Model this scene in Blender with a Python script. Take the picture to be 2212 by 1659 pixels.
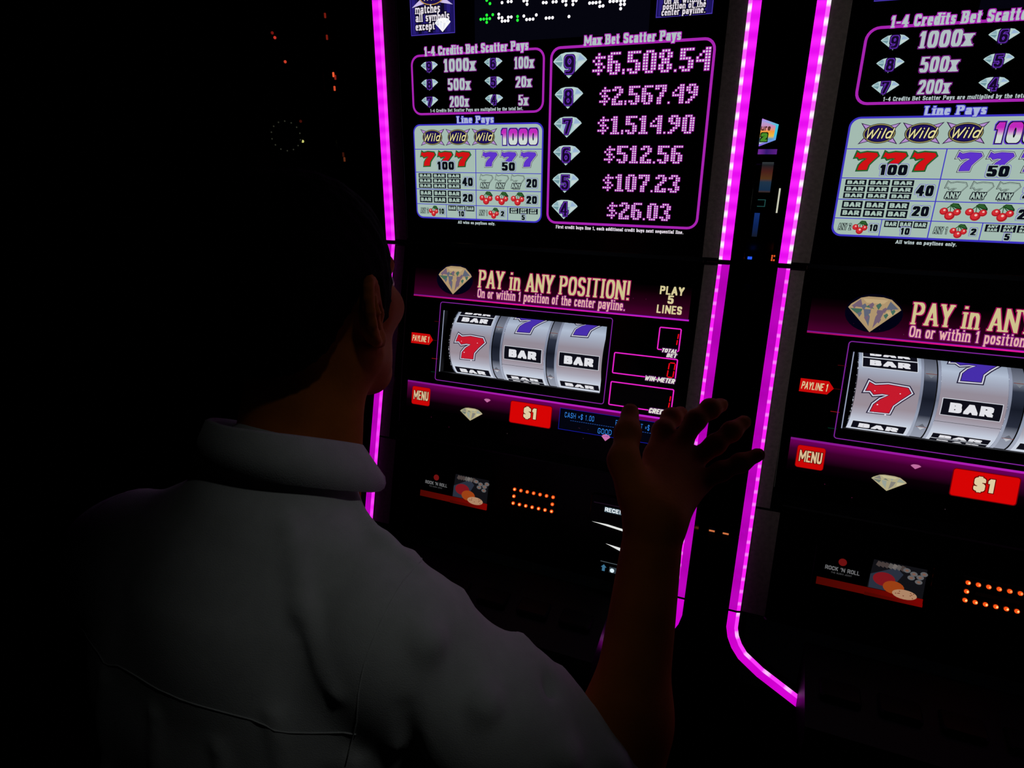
import bpy, math, random
import numpy as np
from mathutils import Matrix, Vector

random.seed(7)
for o in list(bpy.data.objects):
    bpy.data.objects.remove(o, do_unlink=True)
S = bpy.context.scene
COL = S.collection

# ------------------------------------------------------------------ camera, world, lights
Z0 = 1.33                                   # height of the seam between the two displays
YAW, PIT, ROL, FPX = -0.3861, 0.3489, 0.0031, 1354.66
fw = Vector((math.sin(YAW)*math.cos(PIT), math.cos(YAW)*math.cos(PIT), -math.sin(PIT)))
rt = Vector((math.cos(YAW), -math.sin(YAW), 0.0))
up = rt.cross(fw)
rr = rt*math.cos(ROL) + up*math.sin(ROL)
uu = -rt*math.sin(ROL) + up*math.cos(ROL)
cam_d = bpy.data.cameras.new('camera')
cam_d.sensor_fit = 'HORIZONTAL'; cam_d.sensor_width = 36.0
cam_d.lens = FPX/2212*36.0
cam_d.clip_start = 0.02; cam_d.clip_end = 60
cam = bpy.data.objects.new('camera', cam_d); COL.objects.link(cam)
m = Matrix((rr, uu, -fw)).transposed().to_4x4()
m.translation = Vector((0.4415, -1.2422, 0.1853 + Z0))
cam.matrix_world = m
S.camera = cam

w = bpy.data.worlds.new('world'); S.world = w; w.use_nodes = True
w.node_tree.nodes['Background'].inputs[0].default_value = (0.010, 0.010, 0.013, 1)
w.node_tree.nodes['Background'].inputs[1].default_value = 0.0
S.view_settings.view_transform = 'Standard'
S.view_settings.look = 'None'
S.view_settings.exposure = 0.0
S.view_settings.gamma = 1.0
S.view_settings.use_curve_mapping = False

def spot(name, loc, target, power, angle, color, blend=1.0, radius=0.08):
    d = bpy.data.lights.new(name, 'SPOT'); d.energy = power; d.color = color
    d.spot_size = math.radians(angle); d.spot_blend = blend; d.shadow_soft_size = radius
    o = bpy.data.objects.new(name, d); COL.objects.link(o)
    o.location = loc
    o.rotation_euler = (Vector(target) - Vector(loc)).to_track_quat('-Z', 'Y').to_euler()
    return o
# unseen spots, added and narrowed to light shirt, neck and right bezels
LAMPS = [((1.05, -1.12, 3.05), (0.205, -0.82, 1.225), 7.6, 14.5, (0.99, 1.0, 0.95)),
         ((1.9, -2.6, 3.05), (0.72, 0.0, 1.42), 16.0, 24, (1.0, 0.90, 0.82)),
         ]
for i, (l, t, p, a, c) in enumerate(LAMPS):
    spot('added_spot', l, t, p, a, c)

# ------------------------------------------------------------------ materials
def lin(c):
    c = c/255.0
    return c/12.92 if c <= 0.04045 else ((c + 0.055)/1.055)**2.4
def rgb(r, g, b): return (lin(r), lin(g), lin(b), 1.0)
MATS = {}
def emit(r, g, b, k=1.0):
    key = ('e', r, g, b, k)
    if key not in MATS:
        mt = bpy.data.materials.new('lit_%d_%d_%d' % (r, g, b)); mt.use_nodes = True
        n = mt.node_tree; n.nodes.clear()
        e = n.nodes.new('ShaderNodeEmission'); o = n.nodes.new('ShaderNodeOutputMaterial')
        e.inputs[0].default_value = rgb(r, g, b); e.inputs[1].default_value = k
        n.links.new(e.outputs[0], o.inputs[0])
        MATS[key] = mt
    return MATS[key]
def pbr(name, col, rough=0.5, metal=0.0, noise=None, bump=None, spec=0.5, sheen=0.0):
    """plain principled surface with a little procedural grain"""
    if name in MATS: return MATS[name]
    mt = bpy.data.materials.new(name); mt.use_nodes = True
    n = mt.node_tree; b = n.nodes['Principled BSDF']
    b.inputs['Base Color'].default_value = col
    b.inputs['Roughness'].default_value = rough; b.inputs['Metallic'].default_value = metal
    b.inputs['Specular IOR Level'].default_value = spec
    if sheen: b.inputs['Sheen Weight'].default_value = sheen
    tc = n.nodes.new('ShaderNodeTexCoord')
    if noise:
        sc, amt = noise
        t = n.nodes.new('ShaderNodeTexNoise'); t.inputs['Scale'].default_value = sc; t.inputs['Detail'].default_value = 4
        n.links.new(tc.outputs['Object'], t.inputs['Vector'])
        r = n.nodes.new('ShaderNodeValToRGB')
        r.color_ramp.elements[0].position = 0.3; r.color_ramp.elements[1].position = 0.7
        r.color_ramp.elements[0].color = tuple(max(0, c*(1-amt)) for c in col[:3]) + (1,)
        r.color_ramp.elements[1].color = tuple(min(1, c*(1+amt)) for c in col[:3]) + (1,)
        n.links.new(t.outputs['Fac'], r.inputs['Fac']); n.links.new(r.outputs['Color'], b.inputs['Base Color'])
    if bump:
        sc, st = bump
        t2 = n.nodes.new('ShaderNodeTexNoise'); t2.inputs['Scale'].default_value = sc; t2.inputs['Detail'].default_value = 3
        n.links.new(tc.outputs['Object'], t2.inputs['Vector'])
        bp = n.nodes.new('ShaderNodeBump'); bp.inputs['Strength'].default_value = st; bp.inputs['Distance'].default_value = 0.002
        n.links.new(t2.outputs['Fac'], bp.inputs['Height']); n.links.new(bp.outputs['Normal'], b.inputs['Normal'])
    MATS[name] = mt
    return mt
def emit_ramp(name, axis, stops, k=1.0):
    """lit surface whose colours change along one generated axis"""
    if name in MATS: return MATS[name]
    mt = bpy.data.materials.new(name); mt.use_nodes = True
    n = mt.node_tree; n.nodes.clear()
    e = n.nodes.new('ShaderNodeEmission'); o = n.nodes.new('ShaderNodeOutputMaterial')
    tc = n.nodes.new('ShaderNodeTexCoord'); sp = n.nodes.new('ShaderNodeSeparateXYZ'); r = n.nodes.new('ShaderNodeValToRGB')
    n.links.new(tc.outputs['Generated'], sp.inputs[0]); n.links.new(sp.outputs[axis], r.inputs['Fac'])
    cr = r.color_ramp
    while len(cr.elements) < len(stops): cr.elements.new(0.5)
    for el, (p, c) in zip(cr.elements, stops): el.position = p; el.color = rgb(*c)
    n.links.new(r.outputs['Color'], e.inputs[0]); e.inputs[1].default_value = k
    n.links.new(e.outputs[0], o.inputs[0]); MATS[name] = mt
    return mt

BLACK_GLASS = pbr('black_glass', (0.0015, 0.0015, 0.002, 1), 0.12, spec=0.35)
BLACK_GLOSS = pbr('black_gloss', (0.003, 0.003, 0.0035, 1), 0.18, bump=(40, 0.02))
BLACK_MATTE = pbr('black_matte', (0.003, 0.003, 0.003, 1), 0.7, bump=(300, 0.15))
GREY_BEZEL = pbr('grey_bezel', (0.42, 0.39, 0.36, 1), 0.5, noise=(160, 0.18), bump=(500, 0.2))
CHROME = pbr('chrome', (0.55, 0.56, 0.6, 1), 0.15, 1.0, bump=(60, 0.03))
DARK_METAL = pbr('dark_metal', (0.02, 0.021, 0.025, 1), 0.3, 0.8, bump=(80, 0.05))
TRIM = pbr('trim_grey', (0.5,0.5,0.5,1), 0.4, bump=(60,0.03))
GOLD = pbr('gold_trim', (0.5, 0.35, 0.14, 1), 0.25, 1.0, bump=(60, 0.05))

# ------------------------------------------------------------------ object helpers
def link(name, me, parent=None, mats=(), smooth=False):
    o = bpy.data.objects.new(name, me); COL.objects.link(o)
    for mm in mats: me.materials.append(mm)
    if parent is not None: o.parent = parent
    if smooth and len(me.polygons):
        me.polygons.foreach_set('use_smooth', [True]*len(me.polygons))
    return o
def tag(o, label=None, cat=None, group=None, kind=None):
    if label: o['label'] = label
    if cat: o['category'] = cat
    if group: o['group'] = group
    if kind: o['kind'] = kind
    return o
def empty(name, loc, label=None, cat=None, group=None):
    o = bpy.data.objects.new(name, None); COL.objects.link(o); o.location = loc; o.empty_display_size = 0.1
    return tag(o, label, cat, group)

class MB:
    """collects polygons (verts, material index) into one mesh"""
    def __init__(s): s.v = []; s.f = []; s.mi = []; s.mats = []
    def mat(s, mt):
        if mt not in s.mats: s.mats.append(mt)
        return s.mats.index(mt)
    def poly(s, pts, mt):
        i = len(s.v); s.v += [tuple(p) for p in pts]; s.f.append(tuple(range(i, i+len(pts)))); s.mi.append(s.mat(mt))
    def faces(s, pts, fs, mt):
        i = len(s.v); s.v += [tuple(p) for p in pts]; k = s.mat(mt)
        for f in fs: s.f.append(tuple(i+a for a in f)); s.mi.append(k)
    def box(s, a, b, mt, bev=0.0):
        x0, y0, z0 = a; x1, y1, z1 = b
        if bev <= 0:
            P = [(x0,y0,z0),(x1,y0,z0),(x1,y1,z0),(x0,y1,z0),(x0,y0,z1),(x1,y0,z1),(x1,y1,z1),(x0,y1,z1)]
            s.faces(P, [(3,2,1,0),(4,5,6,7),(0,1,5,4),(1,2,6,5),(2,3,7,6),(3,0,4,7)], mt)
            return
        e = bev
        ring = lambda z, d: [(x0+d,y0,z),(x1-d,y0,z),(x1,y0+d,z),(x1,y1-d,z),(x1-d,y1,z),(x0+d,y1,z),(x0,y1-d,z),(x0,y0+d,z)] if d else None
        def rg(z, i):
            return [(x0+e+i,y0+i,z),(x1-e-i,y0+i,z),(x1-i,y0+e+i,z),(x1-i,y1-e-i,z),(x1-e-i,y1-i,z),(x0+e+i,y1-i,z),(x0+i,y1-e-i,z),(x0+i,y0+e+i,z)]
        P = rg(z0, e*.7) + rg(z0+e*.7, 0) + rg(z1-e*.7, 0) + rg(z1, e*.7)
        F = [tuple(range(7,-1,-1)), tuple(range(24,32))]
        for k in range(3):
            for j in range(8): F.append((k*8+j, k*8+(j+1)%8, k*8+8+(j+1)%8, k*8+8+j))
        s.faces(P, F, mt)
    def prism(s, prof, x0, x1, mt):
        """profile of (y,z) pairs extruded along x"""
        n = len(prof)
        P = [(x0, y, z) for y, z in prof] + [(x1, y, z) for y, z in prof]
        F = [tuple(range(n)), tuple(range(2*n-1, n-1, -1))]
        for j in range(n): F.append((j, n+j, n+(j+1) % n, (j+1) % n))
        s.faces(P, F, mt)
    def tube(s, pts, r, mt, n=8, closed=False, caps=True):
        pts = [Vector(p) for p in pts]; N = len(pts); rings = []
        rad = r if isinstance(r, (list, tuple)) else [r]*N
        for i, p in enumerate(pts):
            a = pts[i-1] if (i > 0 or closed) else p; b = pts[(i+1) % N] if (i < N-1 or closed) else p
            t = (b-a).normalized()
            u = t.cross(Vector((0.13, 0.31, 0.94)));
            if u.length < 0.15: u = t.cross(Vector((1, 0, 0)))
            u.normalize(); v = t.cross(u)
            rings.append([p + (u*math.cos(2*math.pi*k/n) + v*math.sin(2*math.pi*k/n))*rad[i] for k in range(n)])
        P = [q for rg_ in rings for q in rg_]; F = []
        for i in range(N if closed else N-1):
            j = (i+1) % N
            for k in range(n): F.append((i*n+k, i*n+(k+1) % n, j*n+(k+1) % n, j*n+k))
        if caps and not closed:
            F.append(tuple(range(n-1, -1, -1))); F.append(tuple((N-1)*n+k for k in range(n)))
        s.faces(P, F, mt)
    def lathe(s, prof, c, mt, n=24):
        """profile of (r,z) about the vertical through c"""
        P = []; F = []
        for r, z in prof:
            for k in range(n):
                a = 2*math.pi*k/n; P.append((c[0]+r*math.cos(a), c[1]+r*math.sin(a), c[2]+z))
        for i in range(len(prof)-1):
            for k in range(n): F.append((i*n+k, i*n+(k+1) % n, (i+1)*n+(k+1) % n, (i+1)*n+k))
        F.append(tuple(range(n-1, -1, -1))); F.append(tuple((len(prof)-1)*n+k for k in range(n)))
        s.faces(P, F, mt)
    def ball(s, c, r, mt, n=8, rings=5):
        pr = [(max(r*math.sin(math.pi*i/rings), 1e-5), -r*math.cos(math.pi*i/rings)) for i in range(rings+1)]
        s.lathe(pr, c, mt, n)
    def build(s, name, parent=None, smooth=False):
        me = bpy.data.meshes.new(name); me.from_pydata(s.v, [], s.f)
        for mt in s.mats: me.materials.append(mt)
        me.polygons.foreach_set('material_index', s.mi)
        if smooth: me.polygons.foreach_set('use_smooth', [True]*len(me.polygons))
        me.update()
        return link(name, me, parent)

def children(o): return [c for c in bpy.data.objects if c.parent == o]
def copy_tree(o, parent=None):
    kids = children(o)
    c = o.copy(); COL.objects.link(c); c.parent = parent
    for ch in kids: copy_tree(ch, c)
    return c

# ------------------------------------------------------------------ broad-nib lettering
def E(cx, cy, rx, ry, a0, a1, n=None):
    n = n or max(4, int(abs(a1-a0)/24))
    return [(cx+rx*math.cos(math.radians(a0+(a1-a0)*i/n)), cy+ry*math.sin(math.radians(a0+(a1-a0)*i/n))) for i in range(n+1)]
O_ = E(.5,.7,.5,.3,0,180) + E(.5,.3,.5,.3,180,360) + [(1,.7)]
o_ = E(.5,.35,.5,.35,0,360)
P_ = [[(0,0),(0,1)], [(0,1),(.5,1)]+E(.5,.74,.5,.26,90,-90)+[(0,.48)]]
S_ = E(.5,.75,.5,.25,15,270)+E(.5,.25,.5,.25,90,-165)
GL = {  # glyph: (width, strokes, serif feet)
'A': (.66,[[(0,0),(.5,1),(1,0)],[(.2,.28),(.8,.28)]],[(0,0),(1,0)]),
'B': (.6,[[(0,0),(0,1)],[(0,1),(.5,1)]+E(.5,.76,.42,.24,90,-90)+[(0,.52)],[(0,.52),(.5,.52)]+E(.5,.26,.5,.26,90,-90)+[(0,0)]],[(0,0),(0,1)]),
'C': (.58,[E(.5,.7,.5,.3,10,180)+E(.5,.3,.5,.3,180,350)],[]),
'D': (.6,[[(0,0),(0,1)],[(0,1),(.4,1)]+E(.4,.65,.6,.35,90,0)+E(.4,.35,.6,.35,0,-90)+[(0,0)]],[(0,0),(0,1)]),
'E': (.52,[[(1,1),(0,1),(0,0),(1,0)],[(0,.52),(.8,.52)]],[(0,0),(0,1)]),
'F': (.5,[[(1,1),(0,1),(0,0)],[(0,.52),(.8,.52)]],[(0,0),(0,1)]),
'G': (.6,[E(.5,.7,.5,.3,10,180)+E(.5,.3,.5,.3,180,360)+[(1,.45),(.55,.45)]],[]),
'H': (.62,[[(0,0),(0,1)],[(1,0),(1,1)],[(0,.5),(1,.5)]],[(0,0),(1,0),(0,1),(1,1)]),
'I': (.3,[[(.5,0),(.5,1)]],[(.5,0),(.5,1)]),
'J': (.45,[[(1,1),(1,.3)]+E(.5,.3,.5,.3,0,-180)],[]),
'K': (.6,[[(0,0),(0,1)],[(1,1),(0,.4)],[(.3,.6),(1,0)]],[(0,0),(0,1)]),
'L': (.5,[[(0,1),(0,0),(1,0)]],[(0,1)]),
'M': (.85,[[(0,0),(0,1),(.5,.25),(1,1),(1,0)]],[(0,0),(1,0)]),
'N': (.66,[[(0,0),(0,1),(1,0),(1,1)]],[(0,0),(1,1)]),
'O': (.6,[O_],[]), 'Q': (.6,[O_,[(.6,.25),(1,-.08)]],[]),
'P': (.58,P_,[(0,0),(0,1)]),
'R': (.62,P_+[[(.45,.48),(1,0)]],[(0,0),(1,0),(0,1)]),
'S': (.56,[S_],[]),
'T': (.56,[[(0,1),(1,1)],[(.5,1),(.5,0)]],[(.5,0)]),
'U': (.6,[[(0,1),(0,.3)]+E(.5,.3,.5,.3,180,360)+[(1,1)]],[(0,1),(1,1)]),
'V': (.62,[[(0,1),(.5,0),(1,1)]],[(0,1),(1,1)]),
'W': (.9,[[(0,1),(.27,0),(.5,.85),(.73,0),(1,1)]],[(0,1),(1,1)]),
'X': (.6,[[(0,0),(1,1)],[(0,1),(1,0)]],[(0,0),(1,0),(0,1),(1,1)]),
'Y': (.62,[[(0,1),(.5,.45),(1,1)],[(.5,.45),(.5,0)]],[(.5,0),(0,1),(1,1)]),
'a': (.5,[E(.5,.5,.45,.2,155,0)+[(.95,.5),(.95,0),(1.05,0)],E(.48,.2,.48,.2,0,360)],[]),
'b': (.5,[[(0,0),(0,1)],o_],[(0,1)]),
'c': (.44,[E(.5,.35,.5,.35,40,325)],[]),
'd': (.5,[[(1,0),(1,1)],o_],[(1,1)]),
'e': (.46,[[(0,.37),(1,.37)]+E(.5,.35,.5,.35,3,315)],[]),
'f': (.36,[[(.4,0),(.4,.78)]+E(.75,.78,.35,.22,180,40),[(0,.68),(.9,.68)]],[(.4,0)]),
'g': (.5,[o_,[(1,.7),(1,-.1)]+E(.5,-.1,.5,.18,0,-160)],[]),
'h': (.5,[[(0,0),(0,1)],[(0,.42)]+E(.5,.42,.5,.28,180,0)+[(1,0)]],[(0,0),(1,0),(0,1)]),
'i': (.26,[[(.5,0),(.5,.7)],[(.5,.95),(.5,.98)]],[(.5,0),(.4,.7)]),
'j': (.3,[[(.7,.7),(.7,-.25),(.1,-.25)],[(.7,.95),(.7,.98)]],[]),
'k': (.5,[[(0,0),(0,1)],[(1,.7),(0,.3)],[(.4,.45),(1,0)]],[(0,0)]),
'l': (.25,[[(.5,0),(.5,1)]],[(.5,0),(.4,1)]),
'm': (.78,[[(0,0),(0,.7)],[(0,.45)]+E(.25,.45,.25,.25,180,0)+[(.5,0)],[(.5,.45)]+E(.75,.45,.25,.25,180,0)+[(1,0)]],[(0,0),(.5,0),(1,0)]),
'n': (.5,[[(0,0),(0,.7)],[(0,.42)]+E(.5,.42,.5,.28,180,0)+[(1,0)]],[(0,0),(1,0)]),
'o': (.48,[o_],[]),
'p': (.5,[[(0,-.28),(0,.7)],o_],[(0,-.28)]),
'q': (.5,[[(1,-.28),(1,.7)],o_],[(1,-.28)]),
'r': (.38,[[(0,0),(0,.7)],[(0,.38)]+E(.6,.42,.6,.28,180,50)],[(0,0)]),
's': (.42,[E(.5,.52,.48,.18,25,270)+E(.5,.17,.48,.17,90,-155)],[]),
't': (.36,[[(.4,.92),(.4,.2)]+E(.75,.2,.35,.2,180,310),[(0,.68),(.9,.68)]],[]),
'u': (.5,[[(0,.7),(0,.25)]+E(.5,.25,.5,.25,180,360),[(1,.7),(1,0)]],[(1,0)]),
'v': (.5,[[(0,.7),(.5,0),(1,.7)]],[(0,.7),(1,.7)]),
'w': (.74,[[(0,.7),(.27,0),(.5,.6),(.73,0),(1,.7)]],[(0,.7),(1,.7)]),
'x': (.48,[[(0,0),(1,.7)],[(0,.7),(1,0)]],[(0,0),(1,0),(0,.7),(1,.7)]),
'y': (.5,[[(0,.7),(.5,.02)],[(1,.7),(.4,-.26),(.1,-.26)]],[(0,.7),(1,.7)]),
'z': (.45,[[(0,.7),(1,.7),(0,0),(1,0)]],[]),
'0': (.54,[O_],[]),
'1': (.4,[[(.1,.8),(.6,1),(.6,0)]],[(.6,0)]),
'2': (.54,[E(.5,.72,.5,.28,170,-20)+[(0,0),(1,0)]],[]),
'3': (.54,[E(.45,.76,.5,.24,160,-90)+E(.45,.26,.55,.26,90,-160)],[]),
'4': (.58,[[(.75,0),(.75,1),(0,.28),(1,.28)]],[(.75,0)]),
'5': (.54,[[(.95,1),(.1,1),(.06,.56)]+E(.48,.32,.52,.32,130,-155)],[]),
'6': (.54,[[(.85,.97)]+E(.5,.66,.5,.34,80,180)+E(.5,.3,.5,.3,180,540)],[]),
'7': (.54,[[(0,.88),(0,1),(1,1),(.35,0)]],[]),
'8': (.54,[E(.5,.76,.44,.24,0,360),E(.5,.27,.5,.27,0,360)],[]),
'9': (.54,[[(.15,.03)]+E(.5,.34,.5,.34,-100,0)+E(.5,.7,.5,.3,0,360)],[]),
'$': (.56,[S_,[(.5,-.1),(.5,1.1)]],[]),
'.': (.26,[[(.5,0),(.5,.04)]],[]), ',': (.26,[[(.5,.04),(.35,-.14)]],[]), '!': (.28,[[(.5,1),(.5,.3)],[(.5,0),(.5,.03)]],[]),
'-': (.4,[[(.1,.38),(.9,.38)]],[]), '=': (.5,[[(.1,.3),(.9,.3)],[(.1,.55),(.9,.55)]],[]), "'": (.2,[[(.5,1),(.5,.75)]],[]),
':': (.26,[[(.5,.1),(.5,.14)],[(.5,.55),(.5,.6)]],[]), ' ': (.3,[],[]),
}
def hull_seg(p, q, hw, hh):
    (x0,y0),(x1,y1) = p, q
    if x1 < x0: x0,y0,x1,y1 = x1,y1,x0,y0
    if y1 >= y0:
        return [(x0-hw,y0-hh),(x0+hw,y0-hh),(x1+hw,y1-hh),(x1+hw,y1+hh),(x1-hw,y1+hh),(x0-hw,y0+hh)]
    return [(x0-hw,y0+hh),(x0-hw,y0-hh),(x1-hw,y1-hh),(x1+hw,y1-hh),(x1+hw,y1+hh),(x0+hw,y0+hh)]
def text_polys(txt, x0, s0, width, cap, nw=.42, nh=.12, serif=False, slant=0.0, grow=0.0, gap=.09, vert=None, align=None):
    """polygons (x,s) of a line of lettering fitted to a width; nw is nib width as part of a letter, nh as part of cap height"""
    tot = sum(GL[c][0] for c in txt) + gap*(len(txt)-1)
    k = width/tot
    nibw, nibh = nw*.36*k, nh*cap
    out = []; x = x0
    maxl = vert or 1e9
    for c in txt:
        gw, strokes, feet = GL[c]; W = gw*k; bw = min(nibw*(.82 if c in 'mwMW' else 1), W*.85)
        fx = lambda u: x + bw/2 + u*(W-bw)
        fy = lambda v: s0 + nibh/2 + v*(cap-nibh)
        for st in strokes:
            pts = [(fx(a) + slant*v*cap, fy(v)) for a, v in st]
            for p, q in zip(pts[:-1], pts[1:]):
                L = math.hypot(q[0]-p[0], q[1]-p[1]); n = max(1, int(math.ceil(L/maxl)))
                for i in range(n):
                    a = (p[0]+(q[0]-p[0])*i/n, p[1]+(q[1]-p[1])*i/n); b = (p[0]+(q[0]-p[0])*(i+1)/n, p[1]+(q[1]-p[1])*(i+1)/n)
                    out.append(hull_seg(a, b, bw/2+grow, nibh/2+grow))
        if serif:
            for a, v in feet:
                cx, cy = fx(a)+slant*v*cap, fy(v); e = bw*.5+nibw*.32
                out.append(hull_seg((cx-e+nibh*.3, cy), (cx+e-nibh*.3, cy), nibh*.3+grow, nibh*.42+grow))
        x += W + gap*k
    return out

def clip_band(pts, lo, hi):
    def clip(ps, f):
        out = []
        for i in range(len(ps)):
            a, b = ps[i-1], ps[i]; fa, fb = f(a), f(b)
            if (fa >= 0) != (fb >= 0):
                t = fa/(fa-fb); out.append((a[0]+(b[0]-a[0])*t, a[1]+(b[1]-a[1])*t))
            if fb >= 0: out.append(b)
        return out
    return clip(clip(pts, lambda p: p[1]-lo), lambda p: hi-p[1]) if pts else []
LAY = 0.00035
class Print(MB):
    """flat picture elements on a display; local x right, y up, z out of the glass"""
    def __init__(s, warp=None): super().__init__(); s.warp = warp
    def pp(s, pts, mt, lay):
        a = sum(pts[i][0]*pts[(i+1) % len(pts)][1]-pts[(i+1) % len(pts)][0]*pts[i][1] for i in range(len(pts)))
        if a < 0: pts = pts[::-1]
        z = lay*LAY
        s.poly([s.warp(x, y, z) if s.warp else (x, y, z) for x, y in pts], mt)
    def text(s, txt, x0, s0, width, cap, mt, lay=2, **kw):
        for p in text_polys(txt, x0, s0, width, cap, **kw): s.pp(p, mt, lay)
    def outlined(s, txt, x0, s0, width, cap, mt, omt, g, lay=2, **kw):
        s.text(txt, x0, s0, width, cap, omt, lay, grow=g, **kw); s.text(txt, x0, s0, width, cap, mt, lay+1, **kw)
    def rect(s, x0, y0, x1, y1, mt, lay=1, step=None):
        n = max(1, int((y1-y0)/step)) if step else 1
        for i in range(n):
            a, b = y0+(y1-y0)*i/n, y0+(y1-y0)*(i+1)/n
            s.pp([(x0,a),(x1,a),(x1,b),(x0,b)], mt, lay)
    def ell(s, cx, cy, rx, ry, mt, lay=1, n=28): s.pp(E(cx,cy,rx,ry,0,360*(n-1)/n,n-1), mt, lay)
    def rpath(s, x0, y0, x1, y1, r):
        return E(x1-r,y1-r,r,r,0,90,6)+E(x0+r,y1-r,r,r,90,180,6)+E(x0+r,y0+r,r,r,180,270,6)+E(x1-r,y0+r,r,r,270,360,6)
    def rrect(s, x0, y0, x1, y1, r, mt, lay=1): s.pp(s.rpath(x0,y0,x1,y1,r), mt, lay)
    def rframe(s, x0, y0, x1, y1, r, t, mt, lay=1):
        a = s.rpath(x0,y0,x1,y1,r); b = s.rpath(x0+t,y0+t,x1-t,y1-t,max(r-t,1e-4)); n = len(a)
        for i in range(n): j = (i+1) % n; s.pp([a[i],a[j],b[j],b[i]], mt, lay)

# ------------------------------------------------------------------ room shell (dark gaming floor)
def shell(name, a, b, mt):
    q = MB(); q.box(a, b, mt); o = q.build(name); tag(o, kind='structure'); return o
CARPET = pbr('carpet', (0.012, 0.008, 0.010, 1), 0.95, noise=(14, 0.5), bump=(400, 0.4), spec=0.1)
WALLP = pbr('wall_paint', (0.010, 0.009, 0.010, 1), 0.9, noise=(3, 0.2), bump=(200, 0.1), spec=0.1)
CEILP = pbr('ceiling_paint', (0.008, 0.008, 0.009, 1), 0.95, noise=(5, 0.2), bump=(120, 0.2), spec=0.1)
shell('floor', (-4.2,-3.6,-.1), (4.2,5.2,0), CARPET)
shell('ceiling', (-4.2,-3.6,3.2), (4.2,5.2,3.3), CEILP)
shell('wall_back', (-4.2,5.2,0), (4.2,5.3,3.2), WALLP)
shell('wall_front', (-4.2,-3.7,0), (4.2,-3.6,3.2), WALLP)
shell('wall_left', (-4.3,-3.6,0), (-4.2,5.2,3.2), WALLP)
shell('wall_right', (4.2,-3.6,0), (4.3,5.2,3.2), WALLP)
for l, t, p, a, c in LAMPS:     # fittings made up to go with the added spots
    q = MB(); n = 20
    q.lathe([(.075,0),(.095,0),(.095,.012),(.075,.012)], (l[0], l[1], 3.187), DARK_METAL, n)
    o = q.build('added_spot_fitting')
    tag(o, 'round fitting made up for an added spot in the dark ceiling ' + ('over the players' if l[0] < 1.5 else 'farther along the aisle'), 'ceiling light')
# ------------------------------------------------------------------ slot machine
TS, TA, TB = 0.2638, 0.0101, 0.2336
WR = 0.36                      # ridge of the light strips
PITCH = 0.8322
def sy(s_, off=0.0):           # strip plane, lower half: (y,z) relative to the seam
    return (s_*math.sin(TS) + off*math.cos(TS), s_*math.cos(TS) - off*math.sin(TS))
def panel_matrix(th, y0, depth=0.0):
    X = Vector((1,0,0)); Y = Vector((0,math.sin(th),math.cos(th))); Z = X.cross(Y)
    mm = Matrix((X, Y, Z)).transposed().to_4x4(); mm.translation = Vector((0,y0,Z0)) - Z*depth
    return mm
TOP = 0.74
mach = empty('slot_machine', (0,0.10,0),
    'slot machine with dollar pay table and three reels that the man is facing', 'slot machine', 'magenta-lit slot machines')
OFF = Vector((0,-0.10,0))
def mpart(o, mm=None):
    o.parent = mach
    o.matrix_local = (Matrix.Translation(OFF) @ mm) if mm is not None else Matrix.Translation(OFF)
    return o
Zs = lambda z: z + Z0
# cabinet carcass: two cheeks, back, top, interior
for sx in (-1, 1):
    q = MB()
    pf = [(.36,-1.33),(.36,TOP),(.012,TOP),(.014,0),sy(-.80,.014),(-.15,-.83),(-.09,-1.33)]
    xa, xb = sorted((sx*.340, sx*.357))
    q.prism([(y, Zs(z)) for y, z in pf], xa, xb, BLACK_GLOSS)
    mpart(q.build('side_panel'))
q = MB(); q.box((-.340,.30,.02),(.340,.355,Zs(TOP)-.001), BLACK_MATTE); mpart(q.build('back_panel'))
q = MB(); q.box((-.3575,-.005,Zs(TOP)),(.3575,.362,Zs(TOP)+.025), BLACK_GLOSS, .006); mpart(q.build('top_panel'))
q = MB(); q.prism([(.30,0.001),(.30,Zs(-.83)),(-.135,Zs(-.83)),(-.085,.001)], -.340, .340, BLACK_MATTE)
mpart(q.build('base_cabinet'))
q = MB(); q.box((-.3,-.118,.12),(.3,-.098,.42), BLACK_GLOSS, .006); mpart(q.build('base_door'))

# light strips: bevelled narrow face with hot spots towards the screen, flat wide face outside
def strip_mat(name, base, hot, period, amp):
    mt = bpy.data.materials.new(name); mt.use_nodes = True; n = mt.node_tree; n.nodes.clear()
    e = n.nodes.new('ShaderNodeEmission'); o = n.nodes.new('ShaderNodeOutputMaterial')
    uv = n.nodes.new('ShaderNodeUVMap'); uv.uv_map = 'run'
    sp = n.nodes.new('ShaderNodeSeparateXYZ'); n.links.new(uv.outputs[0], sp.inputs[0])
    mu = n.nodes.new('ShaderNodeMath'); mu.operation = 'MULTIPLY'; mu.inputs[1].default_value = 2*math.pi/period
    n.links.new(sp.outputs[0], mu.inputs[0])
    co = n.nodes.new('ShaderNodeMath'); co.operation = 'COSINE'; n.links.new(mu.outputs[0], co.inputs[0])
    r = n.nodes.new('ShaderNodeMapRange'); r.inputs[1].default_value = amp; r.inputs[2].default_value = 1.0
    n.links.new(co.outputs[0], r.inputs[0])
    mx = n.nodes.new('ShaderNodeMix'); mx.data_type = 'RGBA'
    mx.inputs[6].default_value = rgb(*base); mx.inputs[7].default_value = rgb(*hot)
    n.links.new(r.outputs[0], mx.inputs[0]); n.links.new(mx.outputs[2], e.inputs[0])
    n.links.new(e.outputs[0], o.inputs[0]); return mt
M_NU = strip_mat('strip_narrow_upper', (255,95,255), (255,245,255), .0275, -.15)
M_NS = strip_mat('strip_narrow_soft', (255,38,255), (255,70,255), .0275, -.9)
M_WU = strip_mat('strip_wide_upper', (232,14,240), (252,36,255), .0275, -.9)
M_NL = strip_mat('strip_narrow_lower', (255,34,250), (255,130,255), .0245, .45)
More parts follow.
